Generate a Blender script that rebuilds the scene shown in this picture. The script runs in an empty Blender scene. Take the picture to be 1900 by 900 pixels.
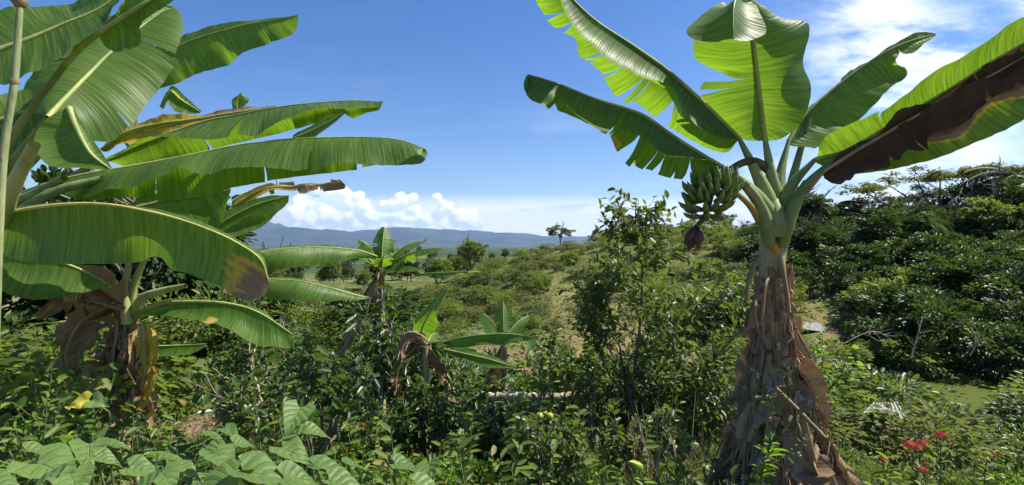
import bpy, math, random
import numpy as np
from mathutils import Vector, noise as mnoise
R = math.radians
sc = bpy.context.scene
COL = sc.collection
# ------------------------------------------------------------------ camera
cam = bpy.data.cameras.new('camera'); cam_o = bpy.data.objects.new('camera', cam); COL.objects.link(cam_o)
cam.sensor_width = 36; cam.lens = 18.0; cam.clip_start = .05; cam.clip_end = 120000
EYE = 1.6
cam_o.location = (0, 0, EYE); cam_o.rotation_euler = (R(90), 0, 0)
sc.camera = cam_o
# ------------------------------------------------------------------ light
SUN_AZ, SUN_EL = R(84), R(54)           # azimuth clockwise from +Y
sun = bpy.data.lights.new('sun', 'SUN'); sun_o = bpy.data.objects.new('sun', sun); COL.objects.link(sun_o)
sun.energy = 5.0; sun.angle = R(.5); sun.color = (1, .93, .80)
sd = Vector((math.sin(SUN_AZ)*math.cos(SUN_EL), math.cos(SUN_AZ)*math.cos(SUN_EL), math.sin(SUN_EL)))
sun_o.rotation_euler = sd.to_track_quat('Z', 'Y').to_euler()
sun_o.location = (0, 0, 50)
sc.view_settings.view_transform = 'Standard'; sc.view_settings.look = 'None'
sc.view_settings.exposure = 0.95; sc.view_settings.gamma = 1
sc.cycles.max_bounces = 6; sc.cycles.diffuse_bounces = 3; sc.cycles.glossy_bounces = 2
sc.cycles.transmission_bounces = 4; sc.cycles.volume_bounces = 0; sc.cycles.transparent_max_bounces = 6
sc.cycles.use_denoising = True; sc.cycles.use_adaptive_sampling = True; sc.cycles.adaptive_threshold = .02
sc.cycles.caustics_reflective = False; sc.cycles.caustics_refractive = False

class NT:
    """small node-tree helper"""
    def __init__(s, tree): s.t = tree; tree.nodes.clear()
    def n(s, kind, **kw):
        nd = s.t.nodes.new(kind)
        for k, v in kw.items(): setattr(nd, k, v)
        return nd
    def l(s, a, b): s.t.links.new(a, b)
    def val(s, sock, v):
        if isinstance(v, bpy.types.NodeSocket): s.l(v, sock)
        else: sock.default_value = v
    def math(s, op, a, b=0.0, c=0.0, clamp=False):
        m = s.n('ShaderNodeMath', operation=op, use_clamp=clamp)
        s.val(m.inputs[0], a); s.val(m.inputs[1], b); s.val(m.inputs[2], c); return m.outputs[0]
    def mix(s, f, a, b):
        m = s.n('ShaderNodeMix', data_type='RGBA'); s.val(m.inputs[0], f)
        for k, v in ((6, a), (7, b)):
            s.val(m.inputs[k], v if isinstance(v, bpy.types.NodeSocket) else (*v[:3], 1))
        return m.outputs[2]
    def noise(s, vec, scale, detail=3, rough=.55, dim='3D'):
        m = s.n('ShaderNodeTexNoise', noise_dimensions=dim)
        if vec is not None: s.l(vec, m.inputs['Vector'])
        m.inputs['Scale'].default_value = scale; m.inputs['Detail'].default_value = detail; m.inputs['Roughness'].default_value = rough
        return m.outputs[0]
    def step(s, x, a, b):
        m = s.n('ShaderNodeMapRange', interpolation_type='SMOOTHSTEP'); s.val(m.inputs[0], x)
        m.inputs[1].default_value = a; m.inputs[2].default_value = b; return m.outputs[0]
    def mapping(s, vec, scale, loc=(0, 0, 0), rot=(0, 0, 0)):
        m = s.n('ShaderNodeMapping'); s.l(vec, m.inputs[0]); m.inputs['Scale'].default_value = scale
        m.inputs['Location'].default_value = loc; m.inputs['Rotation'].default_value = rot; return m.outputs[0]

# ------------------------------------------------------------------ world: sky with thin high cloud
w = bpy.data.worlds.new('World'); sc.world = w; w.use_nodes = True
T = NT(w.node_tree)
sky = T.n('ShaderNodeTexSky', sky_type='NISHITA'); sky.sun_disc = False
sky.sun_elevation = SUN_EL; sky.sun_rotation = SUN_AZ
sky.altitude = 300; sky.air_density = 1.0; sky.dust_density = .2; sky.ozone_density = 2.2
tc = T.n('ShaderNodeTexCoord').outputs['Generated']
sx = T.n('ShaderNodeSeparateXYZ'); T.l(tc, sx.inputs[0])
el = sx.outputs[2]
vx, vy = sx.outputs[0], sx.outputs[1]
u = T.math('DIVIDE', vx, T.math('MAXIMUM', vy, .05))         # tangent coordinates of the view half
v = T.math('DIVIDE', el, T.math('MAXIMUM', vy, .05))
cb = T.n('ShaderNodeCombineXYZ'); T.l(u, cb.inputs[0]); T.l(v, cb.inputs[1]); uv = cb.outputs[0]
# cirrus, upper right: streaks running up to the right
n1 = T.noise(T.mapping(uv, (3.2, 9, 1), rot=(0, 0, R(-18))), 1.0, 6, .62)
n2 = T.noise(T.mapping(uv, (1.6, 2.6, 1), loc=(3, 1, 0)), 1.0, 2, .5)
m1 = T.math('MULTIPLY', T.step(n1, .36, .62), T.step(n2, .28, .48))
m1 = T.math('MULTIPLY', m1, T.step(u, .47, .72))
m1 = T.math('MULTIPLY', m1, T.step(v, .02, .16))
# band of stratus just over the horizon
n3 = T.noise(T.mapping(uv, (3.0, 22, 1), loc=(1, 5, 0)), 1.0, 6, .6)
lowb = T.math('MULTIPLY', T.step(v, .10, .06), T.step(v, -.03, .01))
m2 = T.math('MULTIPLY', T.step(n3, .20, .46), lowb)
m2 = T.math('MULTIPLY', m2, T.step(u, -.55, -.38))
# bright heap clouds behind the right hand trees
n4 = T.noise(T.mapping(uv, (6, 9, 1), loc=(9, 2, 0)), 1.0, 6, .55)
m3 = T.math('MULTIPLY', T.step(n4, .47, .60), T.math('MULTIPLY', T.step(v, .20, .08), T.step(u, .35, .52)))
# faint veil elsewhere
n5 = T.noise(T.mapping(uv, (1.6, 7, 1), loc=(4, 0, 0)), 1.0, 5, .6)
m4 = T.math('MULTIPLY', T.math('MULTIPLY', T.step(n5, .5, .8), .22), T.step(v, .5, .1))
# heap clouds standing over the mountains: billows, lit from the sun's side
def billow(off):
    mpn = T.mapping(uv, (1, 1.15, 1), loc=(off[0], off[1], 0))
    a = T.noise(mpn, 15, 5, .56); vo = T.n('ShaderNodeTexVoronoi', feature='F1'); T.l(T.mapping(mpn, (1, 1.2, 1)), vo.inputs['Vector'])
    vo.inputs['Scale'].default_value = 34; pass
    return T.math('ADD', T.math('MULTIPLY', a, .8), T.math('MULTIPLY', T.math('SUBTRACT', .6, vo.outputs['Distance']), .32))
b0 = billow((0, 0)); b1 = billow((.010, .012))
big = T.noise(T.mapping(uv, (7, 0, 0), loc=(2.3, 0, 0)), 1.0, 1, .5)
top = T.math('MULTIPLY', T.step(u, -.50, -.40), T.math('SUBTRACT', .120, T.math('MULTIPLY', T.step(u, -.36, -.10), .034)))
top = T.math('MULTIPLY', top, T.math('SUBTRACT', 1, T.math('MULTIPLY', T.step(u, -.075, -.055), .62)))
hh = T.math('ADD', T.math('SUBTRACT', top, v), T.math('ADD', T.math('MULTIPLY', T.math('SUBTRACT', b0, .52), .12), T.math('MULTIPLY', T.math('SUBTRACT', big, .5), .06)))
mc = T.math('MULTIPLY', T.step(hh, .0, .010), T.math('MULTIPLY', T.step(v, .012, .034), T.step(u, .02, -.05)))
lit = T.step(T.math('SUBTRACT', b0, b1), -.05, .10)
lit = T.math('MULTIPLY', T.math('ADD', .25, T.math('MULTIPLY', lit, .75)), T.math('ADD', .55, T.math('MULTIPLY', T.step(v, .02, .085), .45)))
ccol = T.mix(lit, (.62, .80, 1.08), (1.72, 1.70, 1.66))
ccol = T.mix(mc, (1.16, 1.19, 1.24), ccol)
mm = T.math('MAXIMUM', T.math('MAXIMUM', T.math('MAXIMUM', m1, mc), m2), T.math('MAXIMUM', m3, m4), clamp=True)
mm = T.math('MULTIPLY', mm, T.step(vy, .02, .2))
bgs = T.n('ShaderNodeBackground'); bgs.inputs[1].default_value = .082
hs = T.n('ShaderNodeHueSaturation'); T.l(sky.outputs[0], hs.inputs['Color']); hs.inputs['Saturation'].default_value = 1.32
hs.inputs['Hue'].default_value = .512
T.l(hs.outputs[0], bgs.inputs[0])
bgc = T.n('ShaderNodeBackground'); bgc.inputs[0].default_value = (.86, .92, 1, 1); T.l(ccol, bgc.inputs[0]); bgc.inputs[1].default_value = .68
mx = T.n('ShaderNodeMixShader'); T.l(T.math('MULTIPLY', mm, .95), mx.inputs[0]); T.l(bgs.outputs[0], mx.inputs[1]); T.l(bgc.outputs[0], mx.inputs[2])
w.cycles.sampling_method = 'MANUAL'; w.cycles.sample_map_resolution = 512
wo = T.n('ShaderNodeOutputWorld'); T.l(mx.outputs[0], wo.inputs[0])

# ------------------------------------------------------------------ helpers
F = 950.0
def P(px, py, d): return np.array(((px-950)/F*d, d, EYE-(py-450)/F*d))
def tag(o, label=None, cat=None, group=None, kind=None):
    if label: o['label'] = label
    if cat: o['category'] = cat
    if group: o['group'] = group
    if kind: o['kind'] = kind
    return o
def empty(name, loc=(0, 0, 0), rz=0):
    o = bpy.data.objects.new(name, None); COL.objects.link(o); o.location = loc; o.rotation_euler = (0, 0, rz); o.empty_display_size = .1
    return o
def link(name, me, parent=None, keep=True):
    o = bpy.data.objects.new(name, me); COL.objects.link(o)
    if parent is not None:
        o.parent = parent
        if keep:                       # mesh was written in world space: undo the chain of parent offsets
            off = Vector((0, 0, 0)); p = parent
            while p is not None: off += p.location; p = p.parent
            o.location = -off
    return o
def mesh(name, V, Fc, mat, smooth=True, uv=None, attr=None):
    me = bpy.data.meshes.new(name)
    V = np.asarray(V, dtype=np.float32); Fc = np.asarray(Fc, dtype=np.int32)
    k = Fc.shape[1]
    me.vertices.add(len(V)); me.vertices.foreach_set('co', V.ravel())
    me.loops.add(Fc.size); me.loops.foreach_set('vertex_index', Fc.ravel())
    me.polygons.add(len(Fc)); me.polygons.foreach_set('loop_start', np.arange(0, Fc.size, k, dtype=np.int32))
    me.update(calc_edges=True)
    me.polygons.foreach_set('use_smooth', np.full(len(Fc), smooth))
    if uv is not None:
        l = me.uv_layers.new(name='UVMap'); l.data.foreach_set('uv', np.asarray(uv, dtype=np.float32)[Fc.ravel()].ravel())
    if attr is not None:
        a = me.attributes.new('dry', 'FLOAT', 'POINT'); a.data.foreach_set('value', np.asarray(attr, dtype=np.float32))
    if mat is not None: me.materials.append(mat)
    me.validate()
    return me
def cat(parts):
    """join (V,F) pairs of equal face size"""
    Vs, Fs, o = [], [], 0
    for V, Fc in parts:
        Vs.append(V); Fs.append(np.asarray(Fc)+o); o += len(V)
    return np.concatenate(Vs), np.concatenate(Fs)
def spline(pts, ts):
    """Catmull-Rom through pts (n,k), parametrised by arc length, at ts in 0..1 (may run outside a little)"""
    p = np.asarray(pts, float); n = len(p)
    if n == 2:
        return p[0]+(p[1]-p[0])*np.asarray(ts)[:, None]
    e = np.vstack([2*p[0]-p[1], p, 2*p[-1]-p[-2]])
    out = []
    for i in range(n-1):
        t = np.linspace(0, 1, 16, endpoint=False)[:, None]
        a, b, c, d = e[i], e[i+1], e[i+2], e[i+3]
        out.append(.5*((2*b)+(c-a)*t+(2*a-5*b+4*c-d)*t*t+(3*b-a-3*c+d)*t**3))
    q = np.vstack(out+[p[-1:]])
    s = np.concatenate([[0], np.cumsum(np.linalg.norm(np.diff(q, axis=0), axis=1))]); s /= s[-1]
    ts = np.clip(ts, 0, 1)
    return np.stack([np.interp(ts, s, q[:, k]) for k in range(q.shape[1])], 1)
def norm(a): return a/np.maximum(np.linalg.norm(a, axis=-1, keepdims=True), 1e-9)
def tube(pts, rad, sides=6, cap=False):
    p = np.asarray(pts, float); n = len(p); rad = np.broadcast_to(rad, (n,))
    tg = norm(np.gradient(p, axis=0)); ref = np.array((.13, .21, 1.)) if abs(tg[:, 2]).mean() < .8 else np.array((1., .2, .1))
    a = norm(np.cross(tg, ref)); b = np.cross(tg, a)
    th = np.arange(sides)*2*math.pi/sides
    V = (p[:, None]+rad[:, None, None]*(np.cos(th)[None, :, None]*a[:, None]+np.sin(th)[None, :, None]*b[:, None])).reshape(-1, 3)
    i = np.arange(n-1)[:, None]*sides; j = np.arange(sides)[None]; k = (j+1) % sides
    Fc = np.stack([i+j, i+k, i+k+sides, i+j+sides], -1).reshape(-1, 4)
    return V, Fc
def fbm1(x, seed, f=1., oct=3):
    x = np.asarray(x, float); out = np.zeros_like(x); a = 1.
    r = np.random.RandomState(seed)
    for o in range(oct):
        tab = r.uniform(-1, 1, 512); y = x*f+r.uniform(0, 50); i = np.floor(y).astype(int); t = y-i; t = t*t*(3-2*t)
        out += a*(tab[i % 512]*(1-t)+tab[(i+1) % 512]*t); a *= .5; f *= 2.1
    return out
def vnoise2(x, y, seed, oct=4, f=1., g=.5):
    x, y = np.asarray(x, float), np.asarray(y, float); out = np.zeros(np.broadcast(x, y).shape); a = 1.
    r = np.random.RandomState(seed)
    for o in range(oct):
        tab = r.uniform(-1, 1, (256, 256)); X = x*f+r.uniform(0, 200); Y = y*f+r.uniform(0, 200)
        i, j = np.floor(X).astype(int), np.floor(Y).astype(int); s, t = X-i, Y-j; s = s*s*(3-2*s); t = t*t*(3-2*t)
        i0, i1, j0, j1 = i % 256, (i+1) % 256, j % 256, (j+1) % 256
        out += a*((tab[i0, j0]*(1-s)+tab[i1, j0]*s)*(1-t)+(tab[i0, j1]*(1-s)+tab[i1, j1]*s)*t); a *= g; f *= 2.03
    return out
def ss(a, b, x):
    t = np.clip((x-a)/(b-a), 0, 1); return t*t*(3-2*t)

# ------------------------------------------------------------------ materials
def newmat(name):
    m = bpy.data.materials.new(name); m.use_nodes = True; return m, NT(m.node_tree)
def finish(t, m, shader):
    o = t.n('ShaderNodeOutputMaterial'); t.l(shader, o.inputs[0]); return m
def bsdf(t, col, rough=.5, spec=.5, normal=None):
    b = t.n('ShaderNodeBsdfPrincipled'); t.val(b.inputs['Base Color'], col if isinstance(col, bpy.types.NodeSocket) else (*col, 1))
    t.val(b.inputs['Roughness'], rough); t.val(b.inputs['Specular IOR Level'], spec)
    if normal is not None: t.l(normal, b.inputs['Normal'])
    return b.outputs[0]
def leafmat(name, dark, light, trans=(.2, .34, .03), tf=.35, rough=.42, spec=.5, odd=None, oddp=.03):
    m, t = newmat(name)
    g = t.n('ShaderNodeNewGeometry'); oi = t.n('ShaderNodeObjectInfo')
    f = t.math('ADD', t.math('MULTIPLY', g.outputs['Random Per Island'], .75), t.math('MULTIPLY', oi.outputs['Random'], .3), clamp=True)
    c = t.mix(f, dark, light)
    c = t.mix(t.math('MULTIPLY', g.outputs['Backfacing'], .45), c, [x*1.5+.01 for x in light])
    if odd: c = t.mix(t.math('GREATER_THAN', t.math('FRACT', t.math('MULTIPLY', g.outputs['Random Per Island'], 37.7)), 1-oddp), c, odd)
    tr = t.n('ShaderNodeBsdfTranslucent'); t.l(t.mix(f, [x*.75 for x in trans], trans), tr.inputs[0])
    mx = t.n('ShaderNodeMixShader'); mx.inputs[0].default_value = tf
    t.l(bsdf(t, c, rough, spec), mx.inputs[1]); t.l(tr.outputs[0], mx.inputs[2])
    return finish(t, m, mx.outputs[0])
def barkmat(name, a, b, scale=12, stretch=.25, rough=.85):
    m, t = newmat(name)
    tc = t.n('ShaderNodeTexCoord').outputs['Object']
    n = t.noise(t.mapping(tc, (1, 1, stretch)), scale, 5, .6)
    bp = t.n('ShaderNodeBump'); bp.inputs['Strength'].default_value = .5; bp.inputs['Distance'].default_value = .02; t.l(n, bp.inputs['Height'])
    return finish(t, m, bsdf(t, t.mix(t.step(n, .35, .65), a, b), rough, .25, bp.outputs[0]))

def banana_leaf_material():
    m, t = newmat('banana_leaf_blade')
    uvn = t.n('ShaderNodeUVMap').outputs[0]; g = t.n('ShaderNodeNewGeometry'); oi = t.n('ShaderNodeObjectInfo')
    at = t.n('ShaderNodeAttribute', attribute_name='dry').outputs['Fac']
    pos = g.outputs['Position']
    veins = t.noise(t.mapping(uvn, (.5, 62, 1)), 1.0, 2, .6)
    fine = t.noise(t.mapping(uvn, (.8, 150, 1)), 1.0, 1, .5)
    blot = t.noise(pos, 3.1, 4, .6)
    v = t.math('ADD', t.math('MULTIPLY', veins, .75), t.math('MULTIPLY', fine, .25))
    vs = t.step(v, .25, .75)
    up = t.mix(vs, (.040, .086, .014), (.125, .205, .036))
    up = t.mix(t.math('MULTIPLY', t.step(blot, .5, .75), .5), up, (.10, .20, .04))
    un = t.mix(vs, (.054, .112, .018), (.110, .190, .032))
    col = t.mix(g.outputs['Backfacing'], up, un)
    col = t.mix(t.math('MULTIPLY', oi.outputs['Random'], .3), col, (.035, .10, .02))
    # dry tissue: green -> yellow -> brown, broken by streaks along the veins
    stain = t.noise(t.mapping(uvn, (5, 9, 1)), 1.0, 5, .65)
    dd = t.math('ADD', at, t.math('MULTIPLY', t.math('SUBTRACT', stain, .5), .9))
    yel = t.step(dd, .30, .45); brn = t.step(dd, .52, .72)
    bcol = t.mix(t.noise(t.mapping(uvn, (3, 60, 1)), 1.0, 5, .75), (.10, .062, .034), (.42, .285, .165)); bcol = t.mix(t.math('MULTIPLY', oi.outputs['Random'], .45), bcol, (.50, .39, .27))
    ycol = t.mix(vs, (.42, .28, .03), (.56, .42, .07))
    col = t.mix(yel, col, ycol); col = t.mix(brn, col, bcol)
    bcol = t.mix(t.step(at, 1.0, 1.25), bcol, t.mix(stain, (.035, .022, .015), (.12, .080, .055)))  # past full dryness the brown is darkened to stand for shade
    col = t.mix(brn, col, bcol)
    tcol = t.mix(vs, (.16, .34, .012), (.36, .60, .030))
    tcol = t.mix(yel, tcol, (.6, .4, .04)); tcol = t.mix(brn, tcol, (.16, .10, .05))
    bp = t.n('ShaderNodeBump'); bp.inputs['Strength'].default_value = .6; bp.inputs['Distance'].default_value = .009; t.l(v, bp.inputs['Height'])
    rough = t.math('ADD', t.math('ADD', .40, t.math('MULTIPLY', t.noise(pos, 6, 4, .6), .16)), t.math('MULTIPLY', brn, .4))
    tr = t.n('ShaderNodeBsdfTranslucent'); t.l(tcol, tr.inputs[0]); t.l(bp.outputs[0], tr.inputs[1])
    mx = t.n('ShaderNodeMixShader'); t.val(mx.inputs[0], t.math('SUBTRACT', .42, t.math('MULTIPLY', brn, .24)))
    t.l(bsdf(t, col, rough, t.math('SUBTRACT', .38, t.math('MULTIPLY', brn, .3)), bp.outputs[0]), mx.inputs[1]); t.l(tr.outputs[0], mx.inputs[2])
    return finish(t, m, mx.outputs[0])
M_BAN = banana_leaf_material()
M_MID = barkmat('midrib_pale_green', (.20, .26, .07), (.34, .38, .13), 9, .15, .5)
M_MIDD = barkmat('midrib_dry', (.20, .14, .07), (.32, .24, .13), 9, .15, .7)
M_PET = barkmat('petiole_green', (.11, .17, .05), (.22, .27, .10), 7, .12, .5)
def stem_mat():
    m, t = newmat('pseudostem')
    tc = t.n('ShaderNodeTexCoord').outputs['Object']
    n = t.noise(t.mapping(tc, (1, 1, .2)), 14, 5, .6); n2 = t.noise(tc, 5, 4, .6)
    c = t.mix(t.step(n, .35, .7), (.19, .21, .10), (.36, .33, .20))
    gz = t.n('ShaderNodeNewGeometry').outputs['Position']; sz_ = t.n('ShaderNodeSeparateXYZ'); t.l(gz, sz_.inputs[0])
    dryz = t.math('ADD', t.math('MULTIPLY', t.math('SUBTRACT', 1.47, sz_.outputs[2]), 1.2), t.math('MULTIPLY', t.math('SUBTRACT', n2, .5), 1.5))
    c = t.mix(t.step(dryz, -.02, .12), c, t.mix(t.step(n, .35, .65), (.17, .10, .05), (.42, .30, .17))); c = t.mix(t.step(n2, .66, .74), c, (.07, .045, .03))
    bp = t.n('ShaderNodeBump'); bp.inputs['Strength'].default_value = .4; bp.inputs['Distance'].default_value = .01; t.l(n, bp.inputs['Height'])
    return finish(t, m, bsdf(t, c, .5, .4, bp.outputs[0]))
M_STEM = stem_mat()
M_BARK = barkmat('bark_grey_brown', (.07, .055, .04), (.22, .19, .15), 18)
M_BARKP = barkmat('bark_pale', (.22, .18, .13), (.48, .42, .34), 22)
M_TWIG = barkmat('twig_green', (.05, .08, .025), (.12, .15, .05), 20)
M_COFFEE = leafmat('leaf_dark_glossy', (.022, .050, .012), (.068, .125, .026), (.14, .26, .02), .30, .36, .5)
M_CITRUS = leafmat('leaf_citrus', (.026, .052, .012), (.090, .140, .030), (.24, .34, .03), .32, .42, .4)
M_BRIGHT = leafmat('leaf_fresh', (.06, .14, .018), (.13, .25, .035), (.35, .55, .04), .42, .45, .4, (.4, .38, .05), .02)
M_WEED = leafmat('leaf_weed', (.036, .070, .016), (.125, .185, .042), (.30, .40, .04), .38, .5, .35, (.25, .2, .07), .05)
M_GRASS = leafmat('grass_blade', (.055, .105, .022), (.16, .22, .06), (.28, .38, .06), .38, .5, .3, (.42, .34, .16), .14)
M_SCRUB = leafmat('leaf_olive_scrub', (.045, .075, .020), (.150, .175, .060), (.26, .32, .06), .32, .6, .25, (.17, .11, .05), .12)
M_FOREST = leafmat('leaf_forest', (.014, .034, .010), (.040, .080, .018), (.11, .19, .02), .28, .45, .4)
M_CANOPY = leafmat('leaf_canopy', (.05, .072, .020), (.12, .13, .040), (.24, .28, .05), .32, .45, .45)
M_HEART = leafmat('leaf_heart', (.070, .150, .035), (.110, .215, .050), (.26, .44, .05), .36, .48, .35)
M_DEADL = leafmat('leaf_dead', (.10, .070, .045), (.28, .21, .14), (.2, .13, .07), .2, .8, .2)
def plain(name, col, rough=.6, spec=.4):
    m, t = newmat(name); tc = t.n('ShaderNodeTexCoord').outputs['Object']; n = t.noise(tc, 25, 3)
    return finish(t, m, bsdf(t, t.mix(n, [c*.75 for c in col], [min(1, c*1.2) for c in col]), rough, spec))

def ground_mat():
    m, t = newmat('ground_cover'); g = t.n('ShaderNodeNewGeometry').outputs['Position']
    a = t.noise(g, .9, 6, .65); b = t.noise(g, .045, 5, .6); c = t.noise(g, 14, 5, .7); e = t.noise(g, .008, 4, .6)
    ln = t.n('ShaderNodeVectorMath', operation='LENGTH'); t.l(g, ln.inputs[0]); d = ln.outputs['Value']
    soil = t.mix(c, (.12, .068, .042), (.34, .215, .145))
    grs = t.mix(c, (.035, .060, .016), (.12, .165, .040))
    near = t.mix(t.step(t.math('ADD', a, t.math('MULTIPLY', c, .25)), .56, .66), grs, soil)
    hill = t.mix(t.step(b, .35, .65), (.085, .105, .030), (.24, .225, .080)); hill = t.mix(t.step(a, .35, .6), t.mix(.5, hill, (.045, .062, .018)), hill)
    far = t.mix(t.step(b, .46, .56), (.035, .060, .020), (.115, .150, .045)); far = t.mix(t.step(e, .45, .6), (.035, .062, .024), far)
    col = t.mix(t.step(d, 18, 38), near, hill); col = t.mix(t.step(d, 120, 260), col, far)
    bp = t.n('ShaderNodeBump'); bp.inputs['Strength'].default_value = .7; bp.inputs['Distance'].default_value = .05; t.l(c, bp.inputs['Height'])
    return finish(t, m, bsdf(t, col, .95, .1, bp.outputs[0]))

# ------------------------------------------------------------------ terrain
POND = (9.5, 15.3, 8.0, 2.8); POND_Z = -3.0
def H(x, y):
    x = np.asarray(x, float); y = np.asarray(y, float)
    d = np.hypot(x, y); yy = np.maximum(y, .35*d); u = x/np.maximum(yy, .01)
    s = .10+.15*ss(-.45, .05, u)
    z = -s*np.maximum(d-2.6, 0)
    floor = -3.0-.5*ss(0, -.5, u)
    zn = np.maximum(z, floor)
    zn = np.where(d > 10, zn*(1-ss(10, 18, d))+floor*ss(10, 18, d), zn)
    # crest of the ridge that closes the little valley, as a height over the eye per metre
    e = np.interp(u, [-1.2, -.45, -.25, -.13, -.075, -.01, .06, .16, .3, .5, .62, .75, .9, 1.1, 1.6],
                  [-.085, -.085, -.088, -.082, -.054, -.034, -.016, .001, .006, .000, -.016, -.020, -.016, -.014, -.012])
    dc = np.interp(u, [-1.5, 0, .3, .6, 1.5], [70, 72, 66, 48, 44])
    zc = EYE+e*dc
    k = ss(23, 1, 0)*0+np.clip((d-23)/(dc-23), 0, 1)
    k = np.sin(k*math.pi/2)**1.25
    zr = floor+(zc-floor)*k
    z = np.where(d < 23, zn, zr)
    back = np.interp(d, [0, 150, 300, 600, 1000, 3000, 8000, 30000], [-10, -10, -12, -12.5, -16, -40, -60, -62])
    roll = vnoise2(x, y, 5, 4, 1/170.)*3.2*ss(120, 300, d)*(1+ss(300, 900, d)*.8)
    kb = ss(0, 1, (d-dc)/90.)
    z = z*(1-kb)+(back+roll)*kb
    z = z+vnoise2(x, y, 3, 5, .22)*.16*ss(2, 8, d)+vnoise2(x, y, 8, 3, .05)*.7*ss(24, 45, d)*(1-ss(300, 500, d))
    q = ((x-POND[0])/POND[2])**2+((y-POND[1])/POND[3])**2
    z = np.where(q < 1.1, POND_Z-.45+np.maximum(q-.6, 0)*1.05, np.where(q < 2.0, np.maximum(np.minimum(z, POND_Z-.45+(q-.6)*1.05+np.maximum(q-1.25, 0)*4), POND_Z+.08), z))
    return z
def hz(x, y): return float(H(np.array([x]), np.array([y]))[0])
ang = np.linspace(-math.pi, math.pi, 901)[:-1]
rad = np.concatenate([[0.0], np.geomspace(.4, 16300, 320)])
A_, R_ = np.meshgrid(ang, rad[1:])
X, Y = np.sin(A_)*R_, np.cos(A_)*R_
Z = H(X, Y)
V = np.concatenate([[[0, 0, 0.]], np.stack([X, Y, Z], -1).reshape(-1, 3)])
na = len(ang); i = np.arange(len(rad)-2)[:, None]*na+1; j = np.arange(na)[None]; k = (j+1) % na
Fc = np.stack([i+j, i+na+j, i+na+k, i+k], -1).reshape(-1, 4)
Fc = np.concatenate([Fc, np.stack([np.zeros(na, int), 1+np.arange(na), 1+(np.arange(na)+1) % na, 1+(np.arange(na)+1) % na], -1)[:0]])
V2, F2 = V, Fc
V2[1:1+na, 2] = 0
me = mesh('ground', V2, F2[:, ::-1], ground_mat()); g_o = tag(link('ground', me), kind='structure')
bm_c = mesh('ground_centre', np.array([[-.6, -.6, -.01], [.6, -.6, -.01], [.6, .6, -.01], [-.6, .6, -.01]]), [[0, 1, 2, 3]], me.materials[0]); tag(link('ground_patch', bm_c), kind='structure')
# pond
m, t = newmat('pond_water'); g = t.n('ShaderNodeNewGeometry').outputs['Position']
nn = t.noise(g, 2.5, 3); bp = t.n('ShaderNodeBump'); bp.inputs['Strength'].default_value = .06; t.l(nn, bp.inputs['Height'])
M_WATER = finish(t, m, bsdf(t, t.mix(t.noise(g, .4, 3), (.085, .115, .028), (.14, .165, .045)), .10, .5, bp.outputs[0]))
th = np.linspace(0, 2*math.pi, 65)[:-1]
Vp = np.stack([POND[0]+np.cos(th)*(POND[2]*1.03), POND[1]+np.sin(th)*(POND[3]*1.03), np.full(64, POND_Z)], -1)
Vp = np.concatenate([Vp, [[POND[0], POND[1], POND_Z]]])
tag(link('pond', mesh('pond', Vp, [[i, (i+1) % 64, 64] for i in range(64)], M_WATER)), kind='structure')
# far mountains
aa = np.linspace(R(-62), R(62), 700); rr = np.linspace(9000, 15800, 110)
A_, R_ = np.meshgrid(aa, rr); X, Y = np.sin(A_)*R_, np.cos(A_)*R_
px = np.tan(A_)*F+950
env = np.interp(px, [0, 300, 520, 640, 760, 900, 1050, 1250, 1500, 1900], [1150, 1100, 1020, 900, 800, 640, 500, 420, 380, 450])
rid = 1-np.abs(vnoise2(X, Y, 21, 6, 1/3600., .52)); rid2 = 1-np.abs(vnoise2(X, Y, 22, 6, 1/1600., .55))
prof = ss(9000, 13500, R_)*(1-.6*ss(14300, 15800, R_))
Z = -66+.56*env*prof*(.35+.5*rid**1.5+.22*rid2)
n_ = len(aa); i = np.arange(len(rr)-1)[:, None]*n_; j = np.arange(n_-1)[None]
Fc = np.stack([i+j, i+j+1, i+n_+j+1, i+n_+j], -1).reshape(-1, 4)
m, t = newmat('mountain_forest'); g = t.n('ShaderNodeNewGeometry').outputs['Position']
M_MT = finish(t, m, bsdf(t, t.mix(t.step(t.noise(g, .0016, 6, .65), .4, .6), (.018, .034, .020), (.050, .066, .036)), 1, .05))
tag(link('mountains', mesh('mountains', np.stack([X, Y, Z], -1).reshape(-1, 3), Fc, M_MT)), kind='structure')
# haze: one even box of air
HX = 16500
Vb = np.array([[sx*HX, sy*HX, z] for z in (-75, 900) for sx, sy in ((-1, -1), (1, -1), (1, 1), (-1, 1))], float)
Fb = [[3, 2, 1, 0], [4, 5, 6, 7], [0, 1, 5, 4], [1, 2, 6, 5], [2, 3, 7, 6], [3, 0, 4, 7]]
m, t = newmat('haze_air'); pv = t.n('ShaderNodeVolumePrincipled'); pv.inputs['Color'].default_value = (.42, .62, 1, 1)
pv.inputs['Density'].default_value = 6.0e-5; pv.inputs['Anisotropy'].default_value = .25
o = t.n('ShaderNodeOutputMaterial'); t.l(pv.outputs[0], o.inputs['Volume'])
tag(link('haze', mesh('haze', Vb, Fb, m, smooth=False)), kind='stuff')

# ------------------------------------------------------------------ round base shape
def ico(sub=3):
    import bmesh
    b = bmesh.new(); bmesh.ops.create_icosphere(b, subdivisions=sub, radius=1)
    V = np.array([v.co for v in b.verts]); Fc = np.array([[v.index for v in f.verts] for f in b.faces]); b.free(); return V, Fc
IV, IF = ico(4)

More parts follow.
